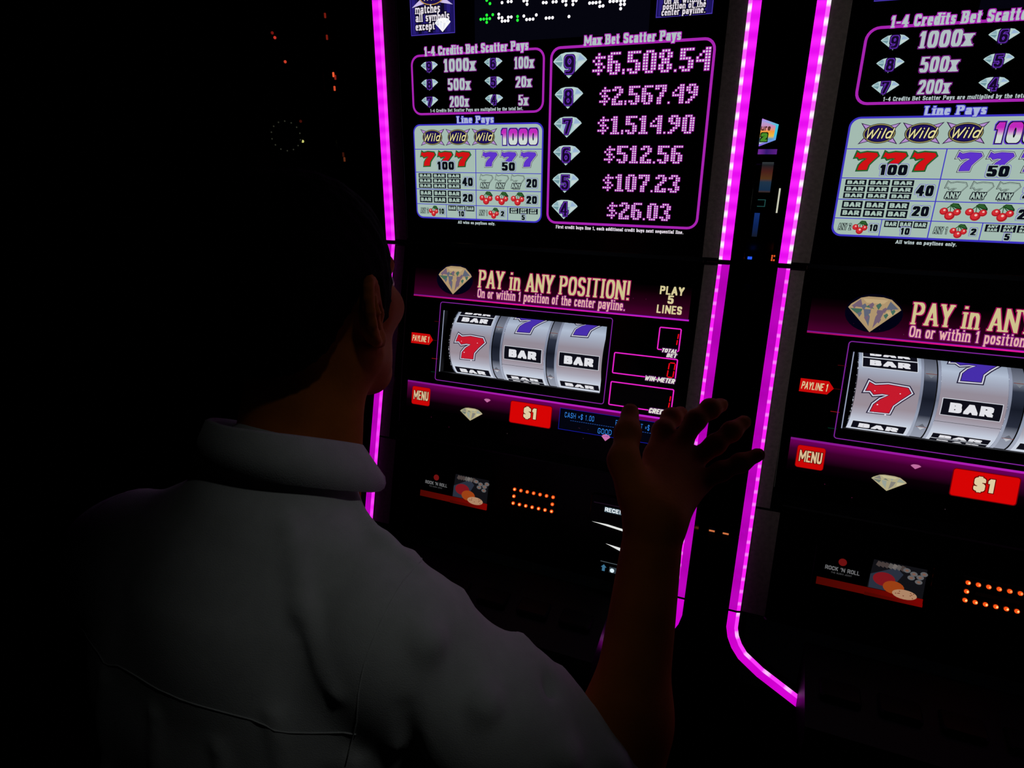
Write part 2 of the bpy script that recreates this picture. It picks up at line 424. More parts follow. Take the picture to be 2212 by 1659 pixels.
M_WL = strip_mat('strip_wide_lower', (176,0,178), (188,4,190), .09, -.9)
M_NC = strip_mat('strip_narrow_corner', (255,60,255), (255,190,255), .045, .3)
M_WC = strip_mat('strip_wide_corner', (205,0,205), (214,4,214), .09, -.9)
def strip(name, path, sx, mn, mw):
    """path: list of (x,y,z, inward direction xz-plane in the panel) ridge points; each with the in-panel normal pointing outwards"""
    v = []; f = []; mi = []; uvs = []; run = [0]
    for a, b in zip(path[:-1], path[1:]): run.append(run[-1] + (Vector(b[0])-Vector(a[0])).length)
    for P, outd, nrm in path:
        P = Vector(P); o_d = Vector(outd); n_ = Vector(nrm)       # n_ points to the viewer
        v += [P - o_d*.0065 - n_*.0035, P, P + o_d*.0145, P + o_d*.0145 - n_*.034, P - o_d*.0065 - n_*.034]
    N = len(path)
    for i in range(N-1):
        for k in range(5):
            f.append((i*5+k, i*5+(k+1) % 5, i*5+5+(k+1) % 5, i*5+5+k)); mi.append(0 if k == 0 else 1 if k == 1 else 2)
            uvs += [(run[i],0),(run[i],1),(run[i+1],1),(run[i+1],0)]
    f.append((4,3,2,1,0)); f.append(tuple((N-1)*5+k for k in range(5))); mi += [2,2]; uvs += [(0,0)]*10
    me = bpy.data.meshes.new(name); me.from_pydata([tuple(a) for a in v], [], f)
    for mt in (mn, mw, BLACK_GLOSS): me.materials.append(mt)
    me.polygons.foreach_set('material_index', mi)
    ul = me.uv_layers.new(name='run')
    for i, uv_ in enumerate(uvs): ul.data[i].uv = uv_
    me.update()
    o = bpy.data.objects.new(name, me); COL.objects.link(o)
    return mpart(o)
NU = (0,-1,0); NL = (0,-math.cos(TS), math.sin(TS))
def lowpt(x, s_):
    y, z = sy(s_); return (x, y, Zs(z))
UPD = Vector((0, math.sin(TS), math.cos(TS)))
for sx in (-1, 1):
    x = sx*WR
    strip('light_strip', [((x,0,Zs(.004)),(sx,0,0),NU), ((x,0.006,Zs(TOP-.005)),(sx,0,0),NU)], sx, M_NU if sx > 0 else M_NS, M_WU)
    strip('light_strip', [(lowpt(x,-.004),(sx,0,0),NL), (lowpt(x,-.655),(sx,0,0),NL)], sx, M_NL if sx > 0 else M_NS, M_WL)
    # corner piece bends inwards under the deck
    pts = [(0,-.659),(0,-.69),(.004,-.706),(.012,-.722),(.024,-.737),(.058,-.760),(.122,-.792),(.19,-.826)]
    path = []
    for i, (dx, s_) in enumerate(pts):
        a = pts[max(i-1,0)]; b = pts[min(i+1,len(pts)-1)]
        t = Vector((b[0]-a[0], b[1]-a[1])).normalized()
        out2 = Vector((t.y, -t.x))                   # in (inward, up) frame, pointing outwards
        od = Vector((-sx*-out2.x*1.0, 0, 0)) if False else Vector((-sx*out2.x, 0, 0)) + UPD*out2.y
        path.append((lowpt(x - sx*dx, s_), od, NL))
    strip('light_strip', path, sx, M_NC, M_WC)

# grey bezels between the strips and the glass
for sx in (-1, 1):
    q = MB()
    def flat(q, x0, x1, f0, f1, ss, back):
        prev = None
        for s_ in ss:
            cur = [f0(sx*x0, s_), f1(sx*x1, s_), back(sx*x1, s_)]
            if prev:
                for k in range(2):
                    a = [prev[k], prev[k+1], cur[k+1], cur[k]]; q.poly(a if sx < 0 else a[::-1], GREY_BEZEL if k == 0 else BLACK_GLOSS)
            prev = cur
    flat(q, .3535, .3232, lambda x, v: (x, .0042+.006*v, Zs(v)), lambda x, v: (x, .0052+.007*v, Zs(v)), (TOP-.004, .3, .006), lambda x, v: (x, .02+.01*v, Zs(v)))
    mpart(q.build('side_bezel'))
    def bz(off): 
        def f(x, v): y, z = sy(v, off); return (x, y, Zs(z))
        return f
    gl = lambda x, v: (x, .0281 + v*math.sin(TB) + .004, Zs(v*math.cos(TB)))
    q = MB(); flat(q, .3535, .3285, bz(.0042), bz(.0055), (-.006,-.2,-.4,-.448), gl); mpart(q.build('side_bezel'))
    q = MB(); flat(q, .3535, .3100, bz(.0042), bz(.0060), (-.452,-.56,-.655), bz(.03)); mpart(q.build('side_bezel'))
    # chrome clip across the seam
    q = MB(); xa, xb = sorted((sx*.326, sx*.3745))
    q.box((xa,-.003,Zs(-.0045)),(xb,.02,Zs(.0035)), BLACK_GLOSS, .001); 
    xa, xb = sorted((sx*.333, sx*.3525)); q.box((xa,-.0045,Zs(-.0012)),(xb,-.0025,Zs(.0012)), CHROME)
    mpart(q.build('seam_clip'))
    q = MB(); q.tube([(sx*.3275,.0275+.002,Zs(-.01)), (sx*.3275,.0281-.10*math.sin(TB)-.001,Zs(-.1*math.cos(TB))), (sx*.3275,.0281-.25*math.sin(TB)-.001,Zs(-.25*math.cos(TB))),
                      (sx*.325,.0281-.42*math.sin(TB)-.001,Zs(-.42*math.cos(TB)))], .0008, TRIM, 6); mpart(q.build('edge_trim'))
    q = MB(); q.tube([(sx*.3235,.0085,Zs(.01)), (sx*.3235,.0150,Zs(TOP-.01))], .0008, TRIM, 6); mpart(q.build('edge_trim'))

# ---- upper display -------------------------------------------------
MA = panel_matrix(TA, .0103)
q = MB(); q.box((-.3225,.004,-.015),(.3225,TOP-.006,0), BLACK_GLASS, .002)
updisp = mpart(q.build('upper_display'), MA)
tag(updisp, 'dark glass pay table display')
def sub(pr, name, parent, label=None):
    o = pr.build(name, parent)
    if label: o['label'] = label
    return o
PUR = emit(165,35,175); PURD = emit(120,28,140); TXT = emit(176,190,192); TXW = emit(226,218,228)
BLUE = emit(60,50,190); PALE = emit(163,186,176); NAVY = emit(10,12,24); VIO = emit(92,50,200); HALO = emit(110,24,120)

# frames
pr = Print(); pr.rframe(-.2965,.265,-.0035,.379,.020,.0042,PUR); sub(pr,'pay_table_frame',updisp,'purple rounded outline')
pr = Print(); pr.rframe(.0070,.0553,.3085,.3785,.020,.0046,PUR); sub(pr,'pay_table_frame',updisp,'purple rounded outline')
# headings
HEADS = [('1-4 Credits Bet Scatter Pays',-.2635,.3755,.226,.0165,TXT,PUR,.0012,.62,.13),('1-4 Credits Bet Scatter Pays are multiplied by the total bet.',-.2544,.2702,.208,.0062,TXT,None,0,.5,.14),
 ('Max Bet Scatter Pays',.0730,.3765,.1745,.0165,TXT,PUR,.0013,.62,.13),('First credit buys line 1, each additional credit buys next sequential line.',.0285,.0462,.2550,.0065,TXW,None,0,.5,.14),
 ('Line Pays',-.1925,.2480,.0825,.0135,emit(170,180,215),BLUE,.0011,.62,.13),('All wins on paylines only.',-.1955,.0468,.0885,.0060,TXT,None,0,.5,.14)]
for t, x0, s0, w_, c, mt, om, g_, nw_, nh_ in HEADS:
    pr = Print()
    if om: pr.outlined(t, x0, s0, w_, c, mt, om, g_, serif=True, nw=nw_, nh=nh_)
    else: pr.text(t, x0, s0, w_, c, mt, serif=True, nw=nw_, nh=nh_)
    sub(pr,'heading_lettering',updisp)
# multipliers
for t, x0, s0, w_, c in (('1000x',-.2203,.3445,.0709,.0235),('500x',-.2119,.3100,.0507,.0220),('200x',-.2085,.2790,.0430,.0205),
                         ('100x',-.0663,.3440,.0405,.0205),('20x',-.0630,.3110,.0330,.0195),('5x',-.0568,.2785,.0202,.0190)):
    pr = Print(); pr.outlined(t, x0, s0, w_, c, TXT, HALO, .0013, serif=True, nw=.58, nh=.10)
    sub(pr,'multiplier_lettering',updisp)
# diamonds
D1, D2, D3, D4, D5 = emit(176,203,205), emit(132,168,178), emit(152,178,212), emit(196,212,210), emit(108,148,156)
def diamond(pr, x, y, w_, h, lay=1, cols=None):
    """brilliant-cut outline x..x+w, y..y+h"""
    c = cols or (D1,D2,D3,D4,D5)
    P = lambda a, b: (x+w_*a, y+h*b)
    out = [P(0,.66),P(.05,.76),P(.22,.95),P(.36,1),P(.64,1),P(.80,.95),P(.96,.76),P(1,.68),P(.48,0)]
    pr.pp(out, c[0], lay)
    def t(k, *ps): pr.pp([P(*p) for p in ps], c[k], lay+1)
    t(1,(.06,.7),(.22,.92),(.28,.68)); t(3,(.26,.93),(.74,.93),(.66,.82),(.34,.82)); t(2,(.78,.9),(.95,.7),(.72,.66))
    t(4,(.03,.64),(.28,.64),(.24,.44)); t(2,(.3,.64),(.44,.64),(.44,.16),(.34,.4)); t(1,(.56,.64),(.7,.64),(.64,.38),(.52,.12))
    t(3,(.74,.62),(.97,.64),(.72,.4)); t(4,(.4,.78),(.5,.66),(.33,.7)); t(2,(.54,.8),(.62,.8),(.58,.67))
SMALL = [('9',-.2731,.3423),('8',-.2735,.3098),('7',-.2746,.2770),('6',-.1305,.3423),('5',-.1298,.3092),('4',-.1290,.2769)]
DG = emit(20,8,42); DGO = emit(96,44,170)
for t, x0, s0 in SMALL:
    s0 += .0018; pr = Print(); w_, h = .0392, .0215; diamond(pr, x0, s0, w_, h)
    g = dict(serif=True, nw=.46, nh=.13)
    cx = x0+w_*.5-.0052
    pr.text(t, cx, s0+.0028, .0104, .0168, DG, 4, grow=.0022, **g); pr.text(t, cx, s0+.0028, .0104, .0168, DGO, 5, grow=.0011, **g); pr.text(t, cx, s0+.0028, .0104, .0168, DG, 6, **g)
    sub(pr,'diamond_symbol',updisp,'pale blue diamond with the numeral '+t)
BIG = [('9',.0135,.3235,.0660,.0440),('8',.0180,.2705,.0565,.0380),('7',.0180,.2190,.0560,.0375),('6',.0182,.1678,.0552,.0370),('5',.0180,.1160,.0548,.0375),('4',.0178,.0652,.0548,.0372)]
for t, x0, s0, w_, h in BIG:
    pr = Print(); diamond(pr, x0, s0, w_, h); g = dict(serif=True, nw=.42, nh=.11); gw = h*.42
    cx = x0+w_*.49-gw*.5; y = s0+h*.17; c = h*.70
    pr.text(t, cx, y, gw, c, DG, 4, grow=.0026, **g); pr.text(t, cx, y, gw, c, DGO, 5, grow=.0015, **g); pr.text(t, cx, y, gw, c, DG, 6, grow=-.0001, **g)
    sub(pr,'diamond_symbol',updisp,'large pale blue diamond with the numeral '+t)
# dot-matrix amounts
DM = {'$':['..#..','.####','#.#..','.###.','..#.#','####.','..#..'],
 '0':['.###.','##.##','##.##','##.##','##.##','##.##','##.##','.###.'], '1':['.##.','###.','.##.','.##.','.##.','.##.','.##.','####'],
 '2':['.###.','##.##','...##','..##.','.##..','##...','##.##','#####'], '3':['.###.','##.##','...##','..##.','..##.','...##','##.##','.###.'],
 '4':['...##','..###','.#.##','#..##','#####','...##','...##','...##'], '5':['#####','##...','##...','####.','...##','...##','##.##','.###.'],
 '6':['.####','##...','##...','####.','##.##','##.##','##.##','.###.'], '7':['#####','##.##','...##','..##.','..##.','.##..','.##..','.##..'],
 '8':['.###.','##.##','##.##','.###.','.###.','##.##','##.##','.###.'], '9':['.###.','##.##','##.##','.####','...##','..##.','.##..','##...'],
 '.':['.','.','.','.','.','.','.','#'], ',':['.','.','.','.','.','.','#','#']}
DOT = emit(222,206,226); DOTB = emit(150,28,158)
def matrix_text(pr, txt, x0, s0, width, cap):
    cols = sum(len(DM[c][0])+.75 for c in txt)-.75; cw = width/cols; rh = cap/8.0; x = x0
    for c in txt:
        g = DM[c]; n = len(g)
        for j, row in enumerate(g):
            for i, ch in enumerate(row):
                if ch != '#': continue
                cx, cy = x+(i+.5)*cw, s0+cap-(j+.5)*rh*(8.0/n if c == '$' else 1)
                pr.rect(cx-cw*.56, cy-rh*.56, cx+cw*.56, cy+rh*.56, DOTB, 1)
                pr.ell(cx, cy, cw*.37, rh*.37, DOT, 2, 8)
        x += (len(g[0])+.75)*cw
for t, x0, s0, w_, c in (('$6,508.54',.0902,.3262,.2110,.0375),('$2,567.49',.1063,.2745,.1790,.0320),('$1,514.90',.1055,.2240,.1790,.0318),
                         ('$512.56',.1211,.1725,.1475,.0315),('$107.23',.1212,.1210,.1470,.0318),('$26.03',.1326,.0690,.1235,.0320)):
    pr = Print(); matrix_text(pr, t, x0, s0, w_, c); sub(pr,'amount_lettering',updisp,'dotted white and purple dollar amount')
# line pays table
pr = Print(); pr.rrect(-.2975,.0552,-.0030,.2475,.016,BLUE,1); pr.rrect(-.2945,.0585,-.0060,.2445,.0135,PALE,2)
for y in (.1980,.1517,.1170,.0857): pr.rect(-.2945,y-.0007,-.006,y+.0007,BLUE,3)
pr.rect(-.1517,.0585,-.1501,.198,BLUE,3); pr.rect(-.2232,.0585,-.2219,.0857,BLUE,3); pr.rect(-.0793,.0585,-.0779,.0857,BLUE,3)
sub(pr,'line_pay_table',updisp,'pale green pay grid with blue lines')
GOLDE = emit(150,140,80); CRE = emit(222,214,150); WPU = emit(30,18,92)
for cx in (-.2511,-.1911,-.1309):
    pr = Print(); cy = .2215
    for a, b in ((-1,1),(1,1),(-1,-1),(1,-1)):
        pr.pp([(cx+a*.029,cy+b*.0165),(cx+a*.012,cy+b*.0115),(cx+a*.020,cy+b*.0045)], emit(40,10,60), 3)
        pr.pp([(cx+a*.0262,cy+b*.0146),(cx+a*.014,cy+b*.0112),(cx+a*.0195,cy+b*.0062)], emit(178,140,205), 4)
    pr.ell(cx,cy,.0238,.0154,emit(16,8,40),5); pr.ell(cx,cy,.0228,.0146,GOLDE,6); pr.ell(cx,cy,.0214,.0132,emit(16,10,50),7); pr.ell(cx,cy,.0198,.0117,WPU,8)
    pr.text('Wild', cx-.0212, cy-.0078, .0385, .0160, emit(14,8,40), 9, nw=.30, nh=.16, slant=.25, grow=.0009)
    pr.text('Wild', cx-.0212, cy-.0078, .0385, .0160, CRE, 10, nw=.24, nh=.12, slant=.25)
    sub(pr,'wild_symbol',updisp)
pr = Print(); g = dict(nw=.62, nh=.16)
pr.text('1000',-.0930,.2062,.0780,.0300,VIO,3,grow=.0023,**g); pr.text('1000',-.0930,.2062,.0780,.0300,NAVY,4,grow=.0012,**g)
pr.text('1000',-.0930,.2062,.0780,.0300,emit(205,216,210),5,**g)
BANDS = [(.2175,.2195,(206,190,208)),(.2195,.2215,(202,160,204)),(.2215,.2235,(198,124,200)),(.2235,.2255,(196,92,196)),(.2255,.2280,(192,64,190)),(.2280,.2370,(190,40,186))]
for p in text_polys('1000',-.0930,.2062,.0780,.0300,**g):
    for lo, hi, c in BANDS:
        q_ = clip_band(p, lo, hi)
        if len(q_) > 2: pr.pp(q_, emit(*c), 6)
sub(pr,'prize_lettering',updisp)
def seven(pr, x, y, w_, h, fill, edge, dark, lay, o=.0016, step=None):
    P = [(.10,.98),(.22,.90),(.50,.97),(.92,.93),(.99,.78),(.80,.52),(.66,.30),(.62,.02),(.22,.0),(.26,.26),(.38,.46),(.56,.64),(.40,.66),(.22,.60),(.14,.72),(.04,.70)]
    Q = [(x+w_*a, y+h*b) for a, b in P]
    tri = [(0,1,14,15),(1,2,11,12),(1,12,13,14),(2,3,4,5),(2,5,10,11),(5,6,9,10),(6,7,8,9)]
    def grown(g):
        n = len(Q); R = []
        for i in range(n):
            a, b, c = Vector(Q[i-1]), Vector(Q[i]), Vector(Q[(i+1) % n])
            e1, e2 = (b-a).normalized(), (c-b).normalized()
            n1, n2 = Vector((-e1.y,e1.x)), Vector((-e2.y,e2.x)); nn = n1+n2
            nn = nn.normalized() if nn.length > .2 else n1
            R.append(b + nn*g/max(.55, nn.dot(n1)))
        return R
    for g, mt, l in ((o*2.1,dark,lay),(o*1.35,edge,lay+1),(o*.45,dark,lay+2),(0,fill,lay+3)):
        R = grown(g)
        for t in tri:
            pts = [tuple(R[i]) for i in t]
            if step is None: pr.pp(pts, mt, l)
            else:       # cut into bands so that it can bend round the reel
                lo, hi = min(p[1] for p in pts), max(p[1] for p in pts); n = max(1, int((hi-lo)/step))
                for b in range(n):
                    c = clip_band(pts, lo+(hi-lo)*b/n, lo+(hi-lo)*(b+1)/n)
                    if len(c) > 2: pr.pp(c, mt, l)
RED7, GRN, WHT = emit(205,18,22), emit(30,130,50), emit(200,205,215)
for x0, f_, e_ in ((-.2815,RED7,GRN),(-.2402,RED7,GRN),(-.1985,RED7,GRN),(-.1365,VIO,WHT),(-.0948,VIO,WHT),(-.0520,VIO,WHT)):
    pr = Print(); seven(pr, x0, .1645, .0355, .0290, f_, e_, NAVY, 3, .0011); sub(pr,'seven_symbol',updisp,'red seven' if f_ is RED7 else 'violet seven')
def num(pr, t, x0, s0, w_, c, lay=8):
    g = dict(nw=.62, nh=.17)
    pr.text(t,x0,s0,w_,c,VIO,lay,grow=.0019,**g); pr.text(t,x0,s0,w_,c,PALE,lay+1,grow=.0014,**g); pr.text(t,x0,s0,w_,c,NAVY,lay+2,**g)
for t, x0, s0, w_, c in (('100',-.2405,.1570,.0400,.0165),('50',-.0910,.1565,.0290,.0165),('40',-.1818,.1250,.0245,.0170),('20',-.0365,.1248,.0230,.0168),
    ('20',-.1812,.0930,.0235,.0160),('20',-.0361,.0930,.0230,.0155),('10',-.2392,.0660,.0120,.0112),('10',-.1920,.0622,.0130,.0112),('2',-.0930,.0660,.0075,.0105),('5',-.0462,.0600,.0072,.0105)):
    pr = Print(); num(pr, t, x0, s0, w_, c); sub(pr,'prize_lettering',updisp)
def barbox(pr, x0, s0, w_, h, lay=4, txt='BAR'):
    pr.rect(x0,s0,x0+w_,s0+h,NAVY,lay); pr.text(txt,x0+w_*.09,s0+h*.2,w_*.82,h*.62,PALE,lay+1,nw=.62,nh=.2)
for j in range(3):
    for i in range(3):
        pr = Print(); barbox(pr, -.2880+i*.0348, .1402-j*.0106, .0316, .0093); sub(pr,'bar_symbol',updisp)
for j in range(2):
    for i in range(3):
        pr = Print(); barbox(pr, -.2872+i*.0345, .1026-j*.0136, .0310, .0122); sub(pr,'bar_symbol',updisp)
for i in range(3):
    pr = Print(); barbox(pr, -.2178+i*.0215, .0735, .0195, .0106); sub(pr,'bar_symbol',updisp)
for i in range(3):
    pr = Print(); x0 = -.0742+i*.0215; pr.rect(x0,.0722,x0+.0196,.0835,NAVY,4)
    pr.text('ANY',x0+.003,.0785,.0136,.0042,PALE,5,nw=.6,nh=.22); pr.text('BAR',x0+.003,.0732,.0136,.0042,PALE,5,nw=.6,nh=.22); sub(pr,'bar_symbol',updisp)
for i in range(3):
    pr = Print(); x0 = -.1418+i*.0352; seven(pr, x0, .1215, .0290, .0262, PALE, PALE, NAVY, 3, .0009)
    pr.text('ANY',x0+.002,.1225,.0200,.0098,NAVY,8,nw=.5,nh=.17,grow=.0011); pr.text('ANY',x0+.002,.1225,.0200,.0098,PALE,9,nw=.5,nh=.17); sub(pr,'seven_symbol',updisp,'blank seven marked ANY')
pr = Print(); pr.text('ANY 2',-.2870,.0660,.0200,.0112,NAVY,4,nw=.5,nh=.15,grow=.0006); pr.text('ANY 2',-.2870,.0660,.0200,.0112,PALE,5,nw=.36,nh=.1)
sub(pr,'prize_lettering',updisp); pr = Print(); pr.text('ANY 1',-.1446,.0658,.0196,.0112,NAVY,4,nw=.5,nh=.15,grow=.0006); pr.text('ANY 1',-.1446,.0658,.0196,.0112,PALE,5,nw=.36,nh=.1); sub(pr,'prize_lettering',updisp)
CR1, CR2, CR3, LF, LFD = emit(170,24,34), emit(208,44,50), emit(232,190,180), emit(44,92,44), emit(20,48,24)
def cherries(x, y, w_, h):
    pr = Print(); P = lambda a, b: (x+w_*a, y+h*b)
    for (a, b), (c, d) in (((.2,.55),(.48,.85)),((.5,.4),(.48,.85)),((.78,.5),(.48,.85))): pr.pp(hull_seg(P(a,b),P(c,d),.0006,.0005), LF, 4)
    pr.pp([P(.42,.88),P(.55,1),P(.80,.98),P(.98,.72),P(.98,.60),P(.72,.68)], LFD, 5); pr.pp([P(.47,.88),P(.58,.97),P(.78,.93),P(.93,.70),P(.72,.74)], LF, 6)
    for a, b, r in ((.2,.50,.2),(.80,.46,.19),(.50,.24,.24)):
        cx, cy = P(a,b); pr.ell(cx,cy,w_*r,h*r*1.1,CR1,7,16); pr.ell(cx-w_*r*.1,cy+h*r*.12,w_*r*.72,h*r*.8,CR2,8,14); pr.ell(cx+w_*r*.05,cy+h*r*.35,w_*r*.28,h*r*.3,CR3,9,10)
    sub(pr,'cherry_symbol',updisp)
for a in ((-.1425,.0890,.0305,.0262),(-.1070,.0890,.0305,.0262),(-.0712,.0890,.0305,.0262),(-.2654,.0605,.0235,.0222),(-.1222,.0605,.0245,.0222)): cherries(*a)
# top corner panels
INDI = emit(28,20,92); INDL = emit(70,52,170); INDD = emit(12,8,36)
def corner(x0, x1, lines, side):
    pr = Print(); pr.rect(x0,.4135,x1,.545,INDI,1); pr.rect(x0,.4135,x0+.0012,.545,INDL,2); pr.rect(x1-.0012,.4135,x1,.545,INDL,2); pr.rect(x0,.4135,x1,.4150,INDL,2)
    for i in range(7):
        a = x0+.004+(x1-x0-.008)*i/7; pr.rect(a,.4165,a+(x1-x0)*.075,.545,INDD if i % 2 else emit(38,28,118),2)
    sub(pr,'corner_card',updisp,'indigo striped information card')
    pr = Print()
    for t, a, s0, w_, c in lines:
        pr.text(t,a,s0,w_,c,emit(8,5,24),4,serif=True,nw=.5,nh=.14,grow=.0016); pr.text(t,a,s0,w_,c,TXW,5,serif=True,nw=.48,nh=.11)
    sub(pr,'card_lettering',updisp)
corner(-.2925,-.1930,[('matches',-.2805,.4515,.0560,.0150),('all symbols',-.2802,.4372,.0760,.0145),('except',-.2810,.4222,.0435,.0135)],-1)
corner(.2010,.2965,[('On or within 1',.2140,.4330,.0700,.0100),('position of the',.2124,.4245,.0722,.0100),('center payline.',.2107,.4158,.0745,.0100)],1)
pr = Print(); cx, cy = -.2425, .481
pr.ell(cx,cy,.030,.0175,emit(20,10,50),3); pr.ell(cx,cy,.028,.016,emit(190,140,60),4); pr.ell(cx,cy,.026,.0145,emit(24,14,76),5); pr.text('Wild',cx-.021,cy-.008,.040,.017,CRE,6,nw=.24,nh=.12,slant=.25)
for a in (-1,1): pr.pp([(cx+a*.046,cy-.018),(cx+a*.017,cy-.0125),(cx+a*.025,cy-.004)], emit(205,190,235), 3)
sub(pr,'wild_symbol',updisp)
pr = Print(); WH = emit(250,250,250); diamond(pr,-.2368,.4165,.0352,.0245,6,(WH,emit(226,228,236),emit(235,238,250),WH,emit(214,218,226))); sub(pr,'diamond_symbol',updisp,'bright white diamond')
# led bulbs of the jackpot meter; lower row: their reflections built as bulbs: (x,s,green?)
pr = Print(); pr.rect(-.150,.392,.190,.545,emit(5,5,14),.4); sub(pr,'meter_bloom',updisp)  # bloom of the bulbs on the glass, put in as a dim blue panel
GRNL = emit(40,255,60); WHL = emit(255,250,255,1.6)
rows_g = [(-0.1236,0.4644),(-0.1169,0.4585),(-0.1238,0.4396),(-0.1111,0.4395),(-0.1366,0.4333),(-0.1302,0.4333),(-0.1238,0.4333),(-0.1175,0.4333),(-0.1239,0.4274),(-0.0599,0.4330),(-0.0599,0.4268)]
rows_w = [(-0.0919,0.4582),(-0.0795,0.4589),(-0.0729,0.4588),(-0.0476,0.4580),(-0.0411,0.4579),(-0.0410,0.4519),(-0.0089,0.4522),(-0.0030,0.4518),(0.0101,0.4519),(0.0164,0.4518),(0.0289,0.4517),(0.0351,0.4519),(0.0353,0.4453),(0.0484,0.4510),(0.0545,0.4509),(0.0486,0.4450),(0.0800,0.4450),(0.0860,0.4449),(0.0920,0.4448),(0.0988,0.4451),(0.0992,0.4385),(0.1051,0.4388),(0.1175,0.4448),(0.1238,0.4447),(0.1301,0.4446),(0.1368,0.4444),(0.1434,0.4443),(0.1372,0.4387),(0.1438,0.4385),(0.1376,0.4321),(-0.0986,0.4394),(-0.0986,0.4332),(-0.0918,0.4331),(-0.0918,0.4273),(-0.0856,0.4273),(-0.0793,0.4273),(-0.0789,0.4331),(-0.0727,0.4330),(-0.0472,0.4329),(-0.0415,0.4267),(-0.0350,0.4267),(-0.0285,0.4267),(-0.0222,0.4331),(-0.0028,0.4265),(0.0036,0.4265),(0.0100,0.4264),(0.0418,0.4262)]
for pts, mt, lab in ((rows_g,GRNL,'green meter bulbs and their reflections'),(rows_w,WHL,'white meter bulbs and their reflections')):
    q = MB()
    for u, v in pts:
        q.ball((u, v, .0012), .0027, mt, 8, 4)
    o = q.build('bulbs_and_reflections', updisp); o['label'] = lab; o['kind'] = 'stuff'

# ---- lower display with the reel window ----------------------------
MBm = panel_matrix(TB, .0281)
WX0, WX1, WS0, WS1 = -.2273, .1499, -.2897, -.1490
q = MB()
X0, X1, S0, S1 = -.328, .328, -.43, -.006
for a in ((X0,WS1,X1,S1),(X0,S0,X1,WS0),(X0,WS0,WX0,WS1),(WX1,WS0,X1,WS1)): q.poly([(a[0],a[1],0),(a[2],a[1],0),(a[2],a[3],0),(a[0],a[3],0)], BLACK_GLASS)
d = -.018
q.poly([(WX0,WS0,0),(WX1,WS0,0),(WX1,WS0,d),(WX0,WS0,d)], BLACK_MATTE); q.poly([(WX1,WS1,0),(WX0,WS1,0),(WX0,WS1,d),(WX1,WS1,d)], BLACK_MATTE)
q.poly([(WX0,WS1,0),(WX0,WS0,0),(WX0,WS0,d),(WX0,WS1,d)], BLACK_MATTE); q.poly([(WX1,WS0,0),(WX1,WS1,0),(WX1,WS1,d),(WX1,WS0,d)], BLACK_MATTE)
for a in (((X0,S0),(X1,S0)),((X1,S0),(X1,S1)),((X1,S1),(X0,S1)),((X0,S1),(X0,S0))):
    q.poly([(a[0][0],a[0][1],0),(a[0][0],a[0][1],-.02),(a[1][0],a[1][1],-.02),(a[1][0],a[1][1],0)], BLACK_GLASS)
lodisp = mpart(q.build('lower_display'), MBm); tag(lodisp, 'dark glass reel display')
# maroon banners and pink lines (picture on the display)
BAN1 = emit_ramp('banner_upper', 1, [(0,(70,0,44)),(.35,(42,0,24)),(.8,(12,0,5)),(1,(2,0,1))])
BAN2 = emit_ramp('banner_lower', 1, [(0,(1,0,1)),(.3,(10,0,6)),(.7,(62,0,44)),(1,(112,0,92))])
PINKL = emit_ramp('pink_line', 0, [(0,(150,10,90)),(.45,(235,20,150)),(.7,(205,25,180)),(1,(190,28,200))])
pr = Print(); pr.rect(-.309,-.1195,.3095,-.058,BAN1,1); sub(pr,'banner',lodisp,'maroon glow banner')
pr = Print(); pr.rect(-.309,-.3815,.3095,-.3215,BAN2,1); sub(pr,'banner',lodisp,'magenta glow banner')
pr = Print(); pr.rect(-.309,-.1225,.311,-.1190,PINKL,2); pr.rect(-.309,-.1198,.311,-.1188,emit(110,30,170),3); sub(pr,'divider_line',lodisp)
pr = Print(); pr.rect(-.309,-.3235,.311,-.3195,emit_ramp('purple_line',0,[(0,(120,20,130)),(.5,(176,30,180)),(1,(190,36,205))]),2); sub(pr,'divider_line',lodisp)
CRM = emit(206,192,140); PNK = emit(214,20,120)
pr = Print(); g = dict(serif=True, nw=.46, nh=.085)
pr.text('PAY in ANY POSITION!',-.1470,-.0915,.3370,.0385,emit(150,10,80),3,grow=.0015,**g); pr.text('PAY in ANY POSITION!',-.1470,-.0915,.3370,.0385,CRM,4,**g)
g = dict(serif=True, nw=.44, nh=.10)
pr.text('On or within 1 position of the center payline.',-.1475,-.1135,.3310,.0200,emit(120,16,110),3,grow=.0013,**g); pr.text('On or within 1 position of the center payline.',-.1475,-.1135,.3310,.0200,emit(226,172,168),4,**g)
sub(pr,'banner_lettering',lodisp,'cream lettering with pink edge')
pr = Print()
for t, x0, s0, w_ in (('PLAY',.2485,-.0742,.0470),('5',.2655,-.0918,.0118),('LINES',.2465,-.1115,.0490)): pr.text(t,x0,s0,w_,.0165,emit(212,202,150),3,nw=.5,nh=.18)
sub(pr,'play_lines_lettering',lodisp)
pr = Print(); G = (emit(172,146,108),emit(112,92,112),emit(92,98,116),emit(190,164,122),emit(66,104,88))
pr.ell(-.2068,-.078,.0455,.034,emit(2,2,18),2.2)
diamond(pr,-.2483,-.1115,.0830,.0625,2.6,G)
for k, (a, b, c, d_) in enumerate(((.30,.72,.06,2),(.44,.76,.06,1),(.58,.76,.06,4),(.70,.66,.05,1),(.24,.5,.05,2),(.62,.36,.05,1),(.38,.40,.05,1),(.12,.72,.05,1),(.82,.72,.05,2),(.86,.62,.05,4),(.5,.5,.09,0),(.74,.5,.05,4))):
    x, y = -.2483+.083*a, -.1115+.0625*b; r = .083*c
    pr.pp([(x-r,y),(x,y-r*1.5),(x+r*.8,y+r*.2),(x+r*.2,y+r)], G[d_], 4.5)
sub(pr,'diamond_symbol',lodisp,'tan and blue faceted diamond')
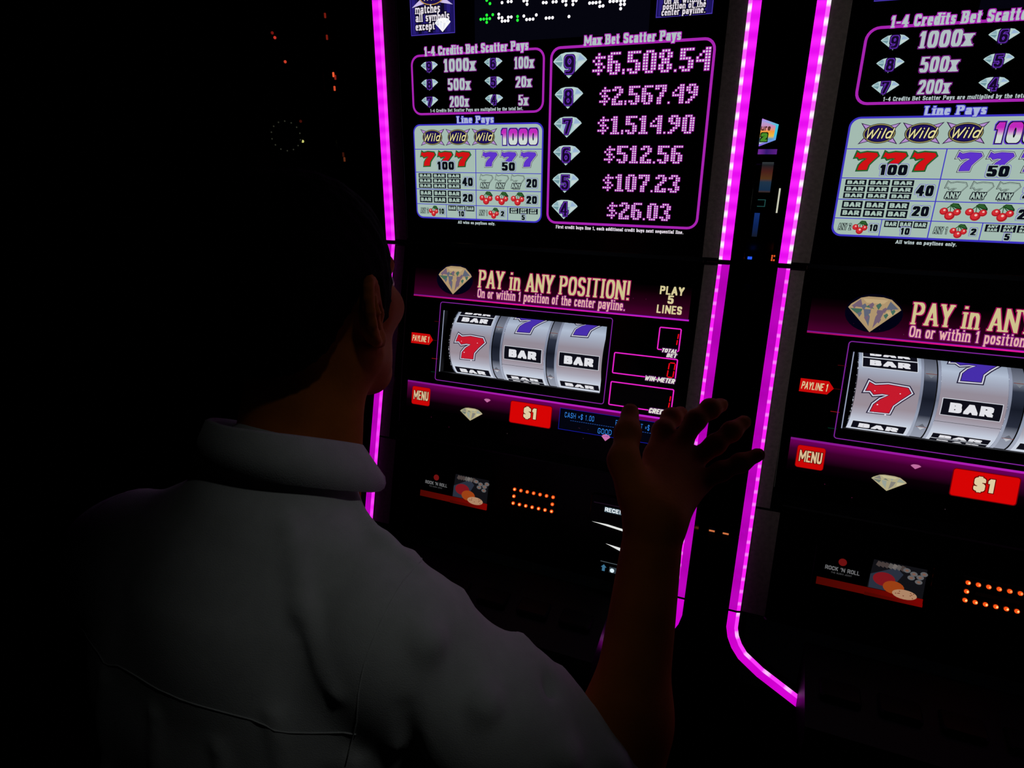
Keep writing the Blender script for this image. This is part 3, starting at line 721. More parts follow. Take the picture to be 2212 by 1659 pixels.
# reel frame, payline flag, buttons, meters
FR = emit(122,36,150)
pr = Print(); pr.rframe(-.2385,-.3105,.1612,-.1300,.006,.0017,FR,2); pr.rect(WX0-.0012,WS0,WX0+.0006,WS1,emit(150,160,185),2); sub(pr,'reel_frame',lodisp,'thin purple outline round the reels')
pr = Print(); RD = emit(196,8,8)
pr.pp([(-.3075,-.2318),(-.2600,-.2318),(-.2503,-.2195),(-.2600,-.2072),(-.3075,-.2072)], RD, 2); pr.text('PAYLINE 1',-.3045,-.2265,.0440,.0140,emit(216,196,150),3,nw=.42,nh=.14,slant=.08); sub(pr,'payline_flag',lodisp,'red payline flag')
pr = Print()
for y, c in ((-.176,(70,4,10)),(-.2195,(60,4,8)),(-.2615,(150,20,24)),(-.2925,(4,50,36))): pr.rect(-.2500,y-.0005,-.2350,y+.0005,emit(*c),2)
sub(pr,'payline_ticks',lodisp)
pr = Print(); RD2 = emit(200,6,6); pr.rrect(-.2955,-.3745,-.2468,-.3315,.005,emit(120,0,4),2.2); pr.rrect(-.2945,-.3737,-.2478,-.3323,.004,RD2,2.6)
pr.text('MENU',-.2900,-.3625,.0385,.0215,emit(70,0,0),3.2,nw=.52,nh=.15,grow=.001); pr.text('MENU',-.2900,-.3625,.0385,.0215,emit(216,186,146),4,nw=.52,nh=.15); sub(pr,'menu_button',lodisp,'red MENU button')
pr = Print(); pr.rrect(-.0465,-.3805,.0512,-.3305,.005,emit(110,0,6),2.2); pr.rrect(-.0450,-.3790,.0497,-.3320,.004,emit(214,4,4),2.6)
pr.text('$1',-.0135,-.3650,.0315,.0240,emit(90,0,0),3.2,nw=.62,nh=.2,grow=.0013); pr.text('$1',-.0135,-.3650,.0315,.0240,emit(222,202,160),4,nw=.6,nh=.2); sub(pr,'denomination_button',lodisp,'red one dollar button')
MG = emit(230,34,200); SEGR = emit(226,6,24); MTX = emit(226,222,214)
def meter(x0,s0,x1,s1,lines,digit,dx,ds,dw,dh,name):
    pr = Print(); pr.rframe(x0,s0,x1,s1,.0035,.0024,MG,2); sub(pr,'meter_frame',lodisp,'bright pink meter outline')
    pr = Print()
    for t, a, b, w_, c in lines:
        pr.text(t,a,b,w_,c,emit(70,20,80),3,nw=.58,nh=.2,slant=.22,grow=.0012); pr.text(t,a,b,w_,c,MTX,4,nw=.58,nh=.2,slant=.22)
    sub(pr,'meter_lettering',lodisp,name)
    pr = Print(); t_ = .0022; sl = .06
    segs = {'1':('b','c'),'0':('a','b','c','d','e','f')}[digit]; hm = ds+dh/2
    S_ = {'a':((dx,ds+dh),(dx+dw,ds+dh)),'d':((dx,ds),(dx+dw,ds)),'b':((dx+dw,ds+dh),(dx+dw,hm)),'c':((dx+dw,hm),(dx+dw,ds)),'f':((dx,ds+dh),(dx,hm)),'e':((dx,hm),(dx,ds))}
    for k in segs:
        (xa,ya),(xb,yb) = S_[k]; vx = .0022 if xa != xb else 0; vy = .0022 if xa == xb else 0
        if xa != xb: xa, xb = xa+vx, xb-vx
        else: ya, yb = ya-vy, yb+vy
        pr.pp(hull_seg((xa+(ya-ds)*sl,ya),(xb+(yb-ds)*sl,yb),t_*.5,t_*.5),SEGR,3)
    sub(pr,'meter_digit',lodisp,'red segment digit '+digit)
meter(.2560,-.1845,.3000,-.1380,[('TOTAL',.2655,-.1880,.0300,.0080),('BET',.2765,-.1970,.0190,.0080)],'1',.283,-.1720,.0105,.0240,'slanted white words TOTAL BET')
meter(.1708,-.2430,.3002,-.1985,[('WIN-METER',.2385,-.2485,.0595,.0098)],'0',.2825,-.2365,.0115,.0290,'slanted white words WIN-METER')
meter(.1704,-.3095,.3002,-.2590,[('CREDIT',.2545,-.3135,.0400,.0105)],'1',.2825,-.2990,.0105,.0260,'slanted white word CREDIT')
pr = Print(); BL = emit(24,30,170); BT = emit(56,140,240)
pr.rect(.0682,-.3770,.2960,-.3305,emit(3,4,14),2.2); pr.rframe(.0682,-.3770,.2960,-.3305,.0008,.0009,BL,2.6)
g = dict(nw=.20, nh=.09, gap=.22)
pr.text('CASH =$ 1.00',.0802,-.3495,.0640,.0115,BT,3.4,**g); pr.text('EARN CREDIT =$',.1905,-.3502,.0700,.0115,BT,3.4,**g); pr.text('GOOD LUCK',.1551,-.3725,.0640,.0115,BT,3.4,**g)
x = .0935
while x < .262: pr.rect(x,-.3552,x+.0030,-.3544,emit(40,90,180),3.4); x += .0048
sub(pr,'message_panel',lodisp,'small black message panel with blue lettering')
for x0, s0, w_, h, c in ((-.1672,-.3915,.0560,.0290,(emit(178,170,132),emit(130,128,120),emit(150,160,150),emit(196,190,150),emit(108,120,110))),
                         (-.1105,-.3440,.0165,.0085,(emit(190,110,160),)*5),(.1640,-.3865,.0190,.0140,(emit(196,110,170),)*5)):
    pr = Print(); diamond(pr,x0,s0,w_,h,2.4,c); sub(pr,'diamond_symbol',lodisp,'small fallen diamond')
pr = Print()
for i in range(26):
    x, s_ = random.uniform(-.29,.29), random.choice((random.uniform(-.118,-.085), random.uniform(-.42,-.33)))
    c = random.choice(((120,30,80),(90,70,80),(70,10,60))); pr.ell(x,s_,.0006,.0006,emit(*c),2.2,6)
sub(pr,'sparkle_specks',lodisp)

# ---- reels: real drums behind the window ---------------------------
RR, RC, RD0 = .085, -.2193, .012           # radius, centre height on the panel, depth of the drum front
SILV = emit_ramp('reel_strip', 1, [(0,(205,212,226)),(.14,(196,204,220)),(.24,(168,166,180)),(.34,(152,140,150)),(.62,(146,138,150)),(.74,(160,166,184)),(.84,(176,188,208)),(1,(120,130,150))], 1.0)  # ends brighter: light of the reel lamps put into the strip's colours
REELW = .100
def warp_for(cx):
    def f(x, v, z):
        a = v/RR; r = RR + z
        return (cx + x, RC + r*math.sin(a), -RD0 - RR + r*math.cos(a))
    return f
AMAX = 1.15*RR
PURP7 = emit(70,46,170)
REDR = emit(196,26,44); BOXK = emit(14,14,24); BTX = emit(224,224,230)
def reel_bar(pr, v0, h, w_=.0870):
    pr.rect(-w_/2-.0010,v0-h/2-.0010,w_/2+.0010,v0+h/2+.0010,emit(214,218,228),2,.004); pr.rect(-w_/2,v0-h/2,w_/2,v0+h/2,BOXK,3,.004)
    pr.text('BAR',-w_*.37,v0-h*.30,w_*.74,h*.60,BTX,4,nw=.66,nh=.24,vert=.003)
REELS = [(-.1630,[('bar',.0790,.0200),('bar',.0568,.0200),('seven',-.0080,REDR),('bar',-.0735,.0230)]),
         (-.0335,[('seven',.0665,PURP7),('bar',-.0090,.0290),('line',-.0375,0),('bar',-.0735,.0150),('bar',-.0905,.0150)]),
         (.0945,[('seven',.0740,PURP7),('bar',-.0085,.0290),('bar',-.0720,.0190)])]
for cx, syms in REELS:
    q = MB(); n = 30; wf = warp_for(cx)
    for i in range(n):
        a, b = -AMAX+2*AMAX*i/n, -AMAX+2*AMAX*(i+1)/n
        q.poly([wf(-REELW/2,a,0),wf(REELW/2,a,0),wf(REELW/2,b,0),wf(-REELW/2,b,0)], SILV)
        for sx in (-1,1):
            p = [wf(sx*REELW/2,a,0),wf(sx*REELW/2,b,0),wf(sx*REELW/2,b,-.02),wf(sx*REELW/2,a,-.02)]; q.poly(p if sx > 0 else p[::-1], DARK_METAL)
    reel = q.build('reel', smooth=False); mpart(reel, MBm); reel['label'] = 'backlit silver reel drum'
    for kind, v0, ex in syms:
        pr = Print(wf)
        if kind == 'bar': reel_bar(pr, v0, ex); sub(pr,'bar_symbol',reel)
        elif kind == 'seven':
            seven(pr,-.037,v0-.0270,.0740,.0540,ex,emit(205,205,220),emit(20,14,44),2,.0024,.004)
            if ex is REDR:
                for a, b, r in ((-.012,-.012,.0013),(-.020,.012,.0009),(.020,.012,.0010),(.004,-.030,.0016),(-.016,-.028,.0013)): pr.ell(a,v0+b,r,r*.7,emit(255,236,250),7,8)
            sub(pr,'seven_symbol',reel,'red seven' if ex is REDR else 'violet seven')
        else: pr.rect(-REELW/2,v0-.0004,REELW/2,v0+.0004,emit(60,62,72),2); sub(pr,'strip_joint',reel)
# dividers between the reels with chrome rims and small diamond plates, all coloured as if lit
NAVYM = pbr('divider_navy', (0.010,0.013,0.022,1), 0.3, 0.3)
RIM = emit_ramp('rim_glow', 1, [(0,(170,176,192)),(.3,(150,158,178)),(.5,(112,118,138)),(.8,(150,158,180)),(1,(90,96,112))], 1.0)  # shine of the chrome rims put in as their own glow
DIV = emit_ramp('divider_face', 1, [(0,(150,156,172)),(.2,(130,136,152)),(.30,(40,45,60)),(.5,(22,26,38)),(.70,(44,50,66)),(.80,(120,126,142)),(1,(60,64,80))], 1.0)  # light on the divider put in as glow, brighter at the ends
for cx, wd in ((-.0983,.0295),(.0305,.0280)):
    q = MB(); wf = warp_for(cx); n = 24
    for i in range(n):
        a, b = -AMAX+2*AMAX*i/n, -AMAX+2*AMAX*(i+1)/n
        q.poly([wf(-wd*.32,a,-.002),wf(wd*.32,a,-.002),wf(wd*.32,b,-.002),wf(-wd*.32,b,-.002)], DIV)
    dv = q.build('reel_divider'); mpart(dv, MBm); dv['label'] = 'dark navy divider between reels'
    for sx in (-1,1):
        q = MB(); q.tube([wf(sx*wd*.44,-AMAX+2*AMAX*i/n,.001) for i in range(n+1)], .0024, RIM, 8); q.build('chrome_rim', dv, True)
    for v0, up_ in ((.046,1),(-.055,0)):
        pr = Print(wf); c = emit(186,190,198) if not up_ else emit(120,126,136)
        pr.pp([(-.0056,v0+.0006),(.0056,v0+.0006),(0,v0+.0075)], emit(120,124,134) if up_ else emit(96,100,110), 3); pr.pp([(-.0062,v0-.0008),(0,v0-.0080),(.0062,v0-.0008)], c, 3)
        pr.rect(-.0085,v0-.0007,.0085,v0+.0003,emit(120,48,24),4); sub(pr,'diamond_plate',dv)  # plates are no lamps; their brightness is put in as glow
SPK = pbr('sparkle_chrome', (0.7,0.72,0.78,1), 0.1, 1.0, bump=(900,0.9))
for cx in (-.2145,-.1118,-.0838,.0168,.0435):
    q = MB(); wf = warp_for(cx); n = 30
    q.tube([wf(0,-AMAX+2*AMAX*i/n,.0005) for i in range(n+1)], .0012, SPK, 6); o = q.build('reel_rim', None, True); mpart(o, MBm)
    q = MB()
    for i in range(26):
        v = random.uniform(-.06,.06); p = wf(random.uniform(-.0008,.0008), v, .0014); q.ball(p, random.uniform(.0004,.0008), emit(235,240,255), 5, 3)
    q.build('rim_sparkles', o)['kind'] = 'stuff'  # glints on the rim, put in as tiny glowing balls
q = MB(); wf = warp_for(-.2215); n = 24
for i in range(n):
    a, b = -AMAX+2*AMAX*i/n, -AMAX+2*AMAX*(i+1)/n
    q.poly([wf(-.012,a,-.012),wf(.0065,a,-.002),wf(.0065,b,-.002),wf(-.012,b,-.012)], NAVYM)
mpart(q.build('reel_side_plate'), MBm)
q = MB(); q.box((WX0-.02,WS0-.02,-.13),(WX1+.02,WS1+.02,-.125), BLACK_MATTE); mpart(q.build('reel_back_plate'), MBm)
q = MB(); q.box((WX0+.005,WS1+.003,-.012),(WX1-.005,WS1+.009,-.006), emit(200,215,255,3.0)); mpart(q.build('reel_lamp'), MBm)
q = MB(); q.box((WX0+.005,WS0-.009,-.012),(WX1-.005,WS0-.003,-.006), emit(200,215,255,3.0)); mpart(q.build('reel_lamp'), MBm)

# ---- player panel below the screens --------------------------------
MC = panel_matrix(TS, 0.0)
q = MB(); q.box((-.312,-.665,-.045),(.312,-.438,-.012), BLACK_GLOSS, .004); pan = mpart(q.build('player_panel'), MC)
q = MB(); q.box((-.2420,-.5760,-.013),(-.0560,-.4950,-.006), BLACK_GLASS, .002); scr = mpart(q.build('player_screen'), MC); scr['label'] = 'small dim advertising screen'
RB = emit_ramp('red_band',0,[(0,(70,6,2)),(.5,(86,6,2)),(1,(120,4,2))])
def on(pr_, name, lab=None):
    o = pr_.build(name, scr); o.location.z = -.0056
    if lab: o['label'] = lab
    return o
pr = Print(); pr.rect(-.2335,-.5700,-.0650,-.5560,RB,1); on(pr,'advert_band')
pr = Print(); pr.ell(-.1957,-.5205,.0068,.0068,emit(104,16,16),1,18); pr.text("ROCK 'N ROLL",-.2225,-.5385,.0560,.0075,emit(104,104,106),2,nw=.42,nh=.16); pr.text('THE SUSHI JOINT',-.2120,-.5440,.0340,.0030,emit(60,60,62),2,nw=.4,nh=.18); on(pr,'advert_lettering','grey restaurant lettering with red dot')
pr = Print()
pr.pp([(-.152,-.5555),(-.066,-.5555),(-.066,-.503),(-.148,-.503)], emit(16,16,20), 1)
pr.pp([(-.150,-.5550),(-.118,-.5550),(-.100,-.520),(-.112,-.510),(-.150,-.530)], emit(40,46,60), 2)
for i in range(7):
    x = -.144+i*.0062; pr.pp([(x,-.512),(x+.006,-.515),(x+.009,-.506),(x+.003,-.504)], emit(*random.choice(((90,86,84),(70,60,58),(110,104,100)))), 2)
for x, y in ((-.096,-.511),(-.085,-.515),(-.075,-.519),(-.088,-.5225),(-.076,-.5275),(-.070,-.512)): pr.ell(x,y,.0058,.0042,emit(92,92,94),3,12); pr.ell(x,y,.0028,.002,emit(120,84,70),4,8)
pr.ell(-.128,-.535,.0175,.0125,emit(120,20,28),4,20); pr.ell(-.112,-.546,.0165,.0115,emit(150,62,20),5,20); pr.ell(-.094,-.5545,.0190,.0085,emit(170,130,100),6,20)
for i in range(10): pr.ell(-.094+random.uniform(-.014,.014),-.5545+random.uniform(-.005,.005),.0012,.0008,emit(110,40,30),7,6)
pr.rect(-.155,-.5700,-.0650,-.5640,RB,8); on(pr,'advert_picture','picture of sushi rolls')
# card slot with its ring of amber bulbs
q = MB(); q.box((-.014,-.552,-.013),(.092,-.502,-.008), BLACK_GLOSS, .002); q.box((.008,-.530,-.0085),(.070,-.524,-.0078), BLACK_MATTE)
card = mpart(q.build('card_slot'), MC); card['label'] = 'card slot ringed by amber bulbs'
me = None
pos = [(-.005+.0880*i/6,-.511) for i in range(7)] + [(-.005+.0880*i/6,-.542) for i in range(7)] + [(-.005,-.5265),(.083,-.5265)]
for i, (x, y) in enumerate(pos):
    q = MB(); hot = (x < .0 or y < -.53)
    q.ball((0,0,0), .0038, emit(255,84,22) , 10, 6); q.ball((.0004,.0004,.0018), .0023, emit(255,226,140) if hot else emit(255,170,96), 8, 5)
    o = q.build('amber_bulb', card, True); o.location = (x, y, -.0065)
# bill acceptor at the right
q = MB(); q.box((.165,-.660,-.013),(.285,-.485,-.004), BLACK_GLOSS, .003); bill = mpart(q.build('bill_acceptor'), MC)
pr = Print(); pr.rect(.1955,-.5185,.2455,-.5075,emit(60,80,92),1); pr.text('RECEIPT',.1965,-.5170,.0480,.0085,emit(235,245,250),2,nw=.4,nh=.2); o = pr.build('receipt_lettering', bill); o.location.z = -.0042
q = MB(); q.box((.172,-.5030,-.0045),(.270,-.5010,-.003), CHROME); q.build('slot_lip', bill)
LITE = emit(226,228,226)
pr = Print(); pr.pp([(.172,-.5435),(.262,-.5535),(.262,-.5485),(.205,-.5430)], LITE, 1); pr.pp([(.2060,-.5835),(.262,-.6000),(.262,-.5880)], LITE, 1); o = pr.build('slot_light', bill); o.location.z = -.0042; o['label'] = 'white light in the bill slot'
pr = Print(); pr.rect(.200,-.6230,.262,-.6215,emit(70,80,86),1); pr.pp([(.205,-.642),(.211,-.642),(.211,-.634),(.214,-.634),(.208,-.628),(.202,-.634),(.205,-.634)],emit(60,110,140),1); pr.rect(.220,-.642,.258,-.630,emit(50,62,70),1); pr.ell(.226,-.637,.0045,.0045,emit(220,236,245),2,12); o = pr.build('bill_icons', bill); o.location.z = -.0042
# button deck
DECKM = pbr('deck_black', (0.0012,0.0012,0.0014,1), 0.45, spec=0.2, bump=(200,0.05))
q = MB(); q.prism([(y, Zs(z)) for y, z in ((-.165,-.668),(-.335,-.700),(-.350,-.715),(-.345,-.745),(-.19,-.800),(-.165,-.79))], -.235, .235, DECKM)
deck = mpart(q.build('button_deck'))
sl = (-.700+.668)/(-.335+.165)
for i, x in enumerate((-.18,-.09,0,.09,.18)):
    q = MB(); yc = -.255; zc = -.668 + sl*(yc+.165)
    q.box((x-.032,yc-.022,Zs(zc)-.004),(x+.032,yc+.022,Zs(zc)+.008), pbr('button_black',(0.0015,0.0015,0.002,1),.4,spec=.3), .004)
    q.build('play_button', deck)

# neighbour machine: same model, further along the bank to the right
mach2 = copy_tree(mach); mach2.location.x += PITCH
for o in children(mach2):          # on this one the bulbs of the near strips show through the diffuser
    if o.name.startswith('light_strip') and o.data.materials[0] == M_NS:
        o.material_slots[0].link = 'OBJECT'; o.material_slots[0].material = M_NU if o.data.materials[1] == M_WU else M_NL
mach2['label'] = 'slot machine with red MENU button at the right edge, beyond the raised hand'

# ------------------------------------------------------------------ smooth solids (signed distances -> surface nets)
class Field:
    def __init__(s, lo, hi, h):
        s.lo = np.array(lo, float); s.h = h
        s.n = np.ceil((np.array(hi)-s.lo)/h).astype(int)+1
        s.V = np.full(s.n, 0.08, np.float32)
        s.ax = [s.lo[i]+h*np.arange(s.n[i]) for i in range(3)]
    def _win(s, lo, hi, pad):
        a = np.maximum(0, np.floor((np.array(lo)-pad-s.lo)/s.h).astype(int)); b = np.minimum(s.n, np.ceil((np.array(hi)+pad-s.lo)/s.h).astype(int)+1)
        if np.any(b <= a): return None, None
        sl = tuple(slice(a[i], b[i]) for i in range(3))
        X = np.meshgrid(*[s.ax[i][sl[i]] for i in range(3)], indexing='ij', sparse=True)
        return sl, X
    def mix(s, sl, d, k, sub=False):
        A = s.V[sl]; d = d.astype(np.float32)
        if sub:
            d = -d; h = np.maximum(k-np.abs(A-d),0)/k; s.V[sl] = np.maximum(A,d)+h*h*k*.25
        else:
            h = np.maximum(k-np.abs(A-d),0)/k; s.V[sl] = np.minimum(A,d)-h*h*k*.25
    def cone(s, a, b, ra, rb, k=.02, sub=False):
        a = np.array(a, float); b = np.array(b, float); m_ = max(ra,rb)
        sl, X = s._win(np.minimum(a,b)-m_, np.maximum(a,b)+m_, k+.03)
        if sl is None: return
        ab = b-a; L2 = max(ab@ab, 1e-12)
        t = np.clip(((X[0]-a[0])*ab[0]+(X[1]-a[1])*ab[1]+(X[2]-a[2])*ab[2])/L2, 0, 1)
        d = np.sqrt((X[0]-a[0]-t*ab[0])**2+(X[1]-a[1]-t*ab[1])**2+(X[2]-a[2]-t*ab[2])**2)-(ra+(rb-ra)*t)
        s.mix(sl, d, k, sub)
    def chain(s, pts, rad, k=.01, sub=False):
        for i in range(len(pts)-1): s.cone(pts[i], pts[i+1], rad[i], rad[i+1], k, sub)
    def ell(s, c, r, k=.02, sub=False, R=None):
        c = np.array(c, float); r = np.array(r, float); m_ = r.max()
        sl, X = s._win(c-m_, c+m_, k+.03)
        if sl is None: return
        D = [X[0]-c[0], X[1]-c[1], X[2]-c[2]]
        if R is not None: D = [R[0][i]*D[0]+R[1][i]*D[1]+R[2][i]*D[2] for i in range(3)]
        k0 = np.sqrt((D[0]/r[0])**2+(D[1]/r[1])**2+(D[2]/r[2])**2); k1 = np.sqrt((D[0]/r[0]**2)**2+(D[1]/r[1]**2)**2+(D[2]/r[2]**2)**2)
        s.mix(sl, k0*(k0-1)/np.maximum(k1,1e-6), k, sub)
    def wave(s, fn):
        X = np.meshgrid(*s.ax, indexing='ij', sparse=True); s.V += fn(*X).astype(np.float32)
    def cut(s, fn, k=.006):
        X = np.meshgrid(*s.ax, indexing='ij', sparse=True); d = fn(*X)
        h = np.maximum(k-np.abs(s.V-d),0)/k; s.V = (np.maximum(s.V,d)+h*h*k*.25).astype(np.float32)
    def sample(s, p):
        g = (np.array(p)-s.lo)/s.h; i = np.clip(np.floor(g).astype(int), 0, s.n-2); f = g-i; v = 0
        for a in (0,1):
            for b in (0,1):
                for c in (0,1): v += s.V[i[0]+a,i[1]+b,i[2]+c]*(f[0] if a else 1-f[0])*(f[1] if b else 1-f[1])*(f[2] if c else 1-f[2])
        return float(v)
    def snap(s, p, off=0.0):
        p = np.array(p, float)
        for _ in range(6):
            e = s.h; g = np.array([s.sample(p+np.eye(3)[i]*e)-s.sample(p-np.eye(3)[i]*e) for i in range(3)])
            g /= max(np.linalg.norm(g),1e-9); p -= g*(s.sample(p)-off)
        return p
    def mesh(s, name, parent, mats, dz=0.0):
        V = s.V; ins = V < 0; nx, ny, nz = V.shape
        cnt = np.zeros((nx-1,ny-1,nz-1), np.int8)
        for a in (0,1):
            for b in (0,1):
                for c in (0,1): cnt += ins[a:nx-1+a,b:ny-1+b,c:nz-1+c]
        cells = np.argwhere((cnt > 0) & (cnt < 8)); idx = np.full(cnt.shape, -1, np.int32); idx[tuple(cells.T)] = np.arange(len(cells))
        acc = np.zeros((len(cells),3)); num = np.zeros(len(cells))
        C8 = [(a,b,c) for a in (0,1) for b in (0,1) for c in (0,1)]
        for p in C8:
            for ax in range(3):
                if p[ax]: continue
                q_ = list(p); q_[ax] = 1
                va = V[cells[:,0]+p[0],cells[:,1]+p[1],cells[:,2]+p[2]]; vb = V[cells[:,0]+q_[0],cells[:,1]+q_[1],cells[:,2]+q_[2]]
                mk = (va < 0) != (vb < 0); t = np.where(mk, va/np.where(va-vb == 0, 1, va-vb), 0)
                pt = np.tile(np.array(p,float),(len(cells),1)); pt[:,ax] += t
                acc[mk] += pt[mk]; num[mk] += 1
        verts = (cells + acc/np.maximum(num,1)[:,None])*s.h + s.lo; verts[:,2] += dz
        quads = []
        for ax in range(3):
            b_, c_ = (ax+1) % 3, (ax+2) % 3
            sl0 = [slice(None)]*3; sl1 = [slice(None)]*3; sl0[ax] = slice(0,-1); sl1[ax] = slice(1,None)
            A, B = ins[tuple(sl0)], ins[tuple(sl1)]; e = np.argwhere(A != B)
            e = e[(e[:,b_] > 0) & (e[:,c_] > 0) & (e[:,b_] < V.shape[b_]-1) & (e[:,c_] < V.shape[c_]-1)]
            def cell(db, dc):
                q_ = e.copy(); q_[:,b_] -= db; q_[:,c_] -= dc; return idx[tuple(q_.T)]
            f = np.stack([cell(1,1),cell(0,1),cell(0,0),cell(1,0)],1); flip = ~A[tuple(e.T)]
            f[flip] = f[flip][:,::-1]; quads.append(f)
        f = np.concatenate(quads); f = f[(f >= 0).all(1)]
        me = bpy.data.meshes.new(name); me.vertices.add(len(verts)); me.vertices.foreach_set('co', verts.astype(np.float32).ravel())
        me.loops.add(len(f)*4); me.loops.foreach_set('vertex_index', f.astype(np.int32).ravel())
        me.polygons.add(len(f)); me.polygons.foreach_set('loop_start', np.arange(0,len(f)*4,4,dtype=np.int32)); me.polygons.foreach_set('loop_total', np.full(len(f),4,np.int32))
        me.polygons.foreach_set('use_smooth', np.ones(len(f),bool)); me.update(calc_edges=True); me.validate()
        return link(name, me, parent, mats)

# ------------------------------------------------------------------ the man at the machine
SKIN = pbr('skin', (0.50,0.145,0.020,1), 0.7, noise=(22,0.16), bump=(260,0.12), spec=0.12)
HAIR = pbr('hair', (0.004,0.0035,0.0035,1), 0.85, noise=(90,0.4), bump=(330,0.8), spec=0.04)
SHIRT = pbr('shirt_cotton', (0.50,0.53,0.54,1), 0.9, noise=(60,0.05), bump=(900,0.25), spec=0.1, sheen=0.2)
TROUS = pbr('trousers', (0.02,0.02,0.028,1), 0.9, noise=(60,0.2), bump=(600,0.3), spec=0.1)
SHOE = pbr('shoe_leather', (0.008,0.007,0.006,1), 0.35, noise=(30,0.3), bump=(100,0.1))
EYEW = pbr('eye_white', (0.7,0.68,0.64,1), 0.2); IRIS = pbr('eye_iris', (0.03,0.015,0.008,1), 0.2)
man = empty('person', (0,-.72,0), 'man in a pale grey collared shirt seen from behind, raising his right hand', 'person')
MOFF = Vector((0,.72,0))
def bodypart(o): o.parent = man; o.location = MOFF; return o
HX, HY, HZ = 0.0, -.715, .040                     # head centre (relative to the seam height)
H = lambda x, y, z: (HX+x, HY+y, HZ+z)
SHR, SHL = (.178,-.858,-.240), (-.178,-.858,-.240)
ELR, WRR = (.374,-.806,-.398), (.3689,-.678,-.1591)
ELL, WRL = (-.285,-.800,-.455), (-.175,-.615,-.520)
B = Field((-.36,-1.0,-.72), (.52,-.46,.20), .0036)
# head
B.ell(H(0,-.012,.035), (.076,.097,.088), .02)
B.ell(H(0,.035,-.030), (.060,.062,.085), .03)
for s_ in (-1,1):
    B.cone(H(s_*.052,.002,-.055), H(s_*.012,.078,-.105), .024, .021, .03)
    B.cone(H(s_*.040,.072,-.018), H(s_*.048,.040,-.012), .022, .020, .02)
    B.cone(H(0,.090,.030), H(s_*.040,.076,.030), .013, .012, .012)
    B.ell(H(s_*.032,.098,.006), (.016,.012,.012), .008, sub=True)
    B.ell(H(s_*.012,.108,-.033), (.008,.009,.007), .006)
B.cone(H(0,.094,.012), H(0,.114,-.030), .009, .011, .010)
B.ell(H(0,.094,-.058), (.022,.010,.006), .006); B.ell(H(0,.092,-.070), (.019,.010,.007), .006)
B.ell(H(0,.084,-.102), (.020,.016,.016), .02)
# neck and throat
B.cone(H(0,-.022,-.060), (0,-.790,-.160), .056, .063, .03)
B.cone(H(.040,-.015,-.055), (.045,-.765,-.165), .022, .024, .02); B.cone(H(-.040,-.015,-.055), (-.045,-.765,-.165), .022, .024, .02)
# ears
for s_ in (-1,1):
    def ep(u, v, o_=0.0):      # u back(-)/front(+), v up; the ear leans out to the back
        return H(s_*(.0735 + .48*(-u) + .007 + o_), -.006+u+.12*v*-1, -.004+v)
    ring = [ep(.020*math.cos(a)-.004, .033*math.sin(a)+.002) for a in np.radians(np.linspace(20,255,12))]
    B.chain(ring, [.0036]+[.0050]*9+[.0050,.0046], .004)
    B.ell(ep(-.005,-.001,-.004), (.0060,.0200,.030), .006)
    B.ell(ep(.002,-.029,.001), (.0055,.0085,.0095), .006)
    B.ell(ep(.004,-.003,.004), (.006,.0085,.012), .003, sub=True)
    B.chain([ep(-.003,.017,.0035), ep(-.011,.004,.0045), ep(-.008,-.014,.004)], [.0028,.0034,.003], .004)
    B.ell(ep(.014,-.004,.003), (.004,.004,.007), .004)
# trunk and arms below the shirt
B.ell((0,-.845,-.45), (.135,.085,.26), .03)
for a, e, w_ in ((SHR,ELR,WRR),(SHL,ELL,WRL)):
    B.cone((a[0]*.4,-.83,-.24), a, .040, .042, .04); B.cone(a, e, .046, .040, .04)
    mid = tuple(e[i]+(w_[i]-e[i])*.28 for i in range(3)); B.cone(e, mid, .036, .037, .03); B.cone(mid, w_, .037, .0285, .03)
# right hand, fingers spread
def hand(w_, palm, fingers, thumb):
    for k in palm: B.cone(w_, k, .025, .0130, .013)
    for f_, r in fingers:
        B.chain(f_, [r*1.12, r, r*.93, r*.80], .005)
        for j in (1,2): B.ell(f_[j], (r*1.06,)*3, .006)
    B.chain(thumb, [.021,.0150,.0122,.0100], .012); B.ell(thumb[2], (.0118,)*3, .006)
IX = [(.3531,-.6045,-.1258),(.3551,-.5736,-.1076),(.3599,-.5485,-.1012),(.3680,-.5311,-.1008)]
MD = [(0.3744,-0.5929,-0.1186),(0.3883,-0.5641,-0.0933),(0.4014,-0.5437,-0.0849),(0.4116,-0.5271,-0.0849)]
RG = [(.3910,-.5971,-.1304),(.4131,-.5766,-.1131),(.4276,-.5584,-.1025),(.4391,-.5416,-.0961)]
PK = [(.4024,-.6148,-.1447),(.4236,-.6016,-.1318),(.4417,-.5898,-.1239),(.4581,-.5777,-.1164)]
TH = [(.3469,-.6695,-.1392),(.3273,-.6489,-.1157),(.3238,-.6182,-.0972),(.3196,-.5911,-.0838)]
hand(WRR, [IX[0],MD[0],RG[0],PK[0]], [(IX,.0108),(MD,.0106),(RG,.0101),(PK,.0093)], TH)
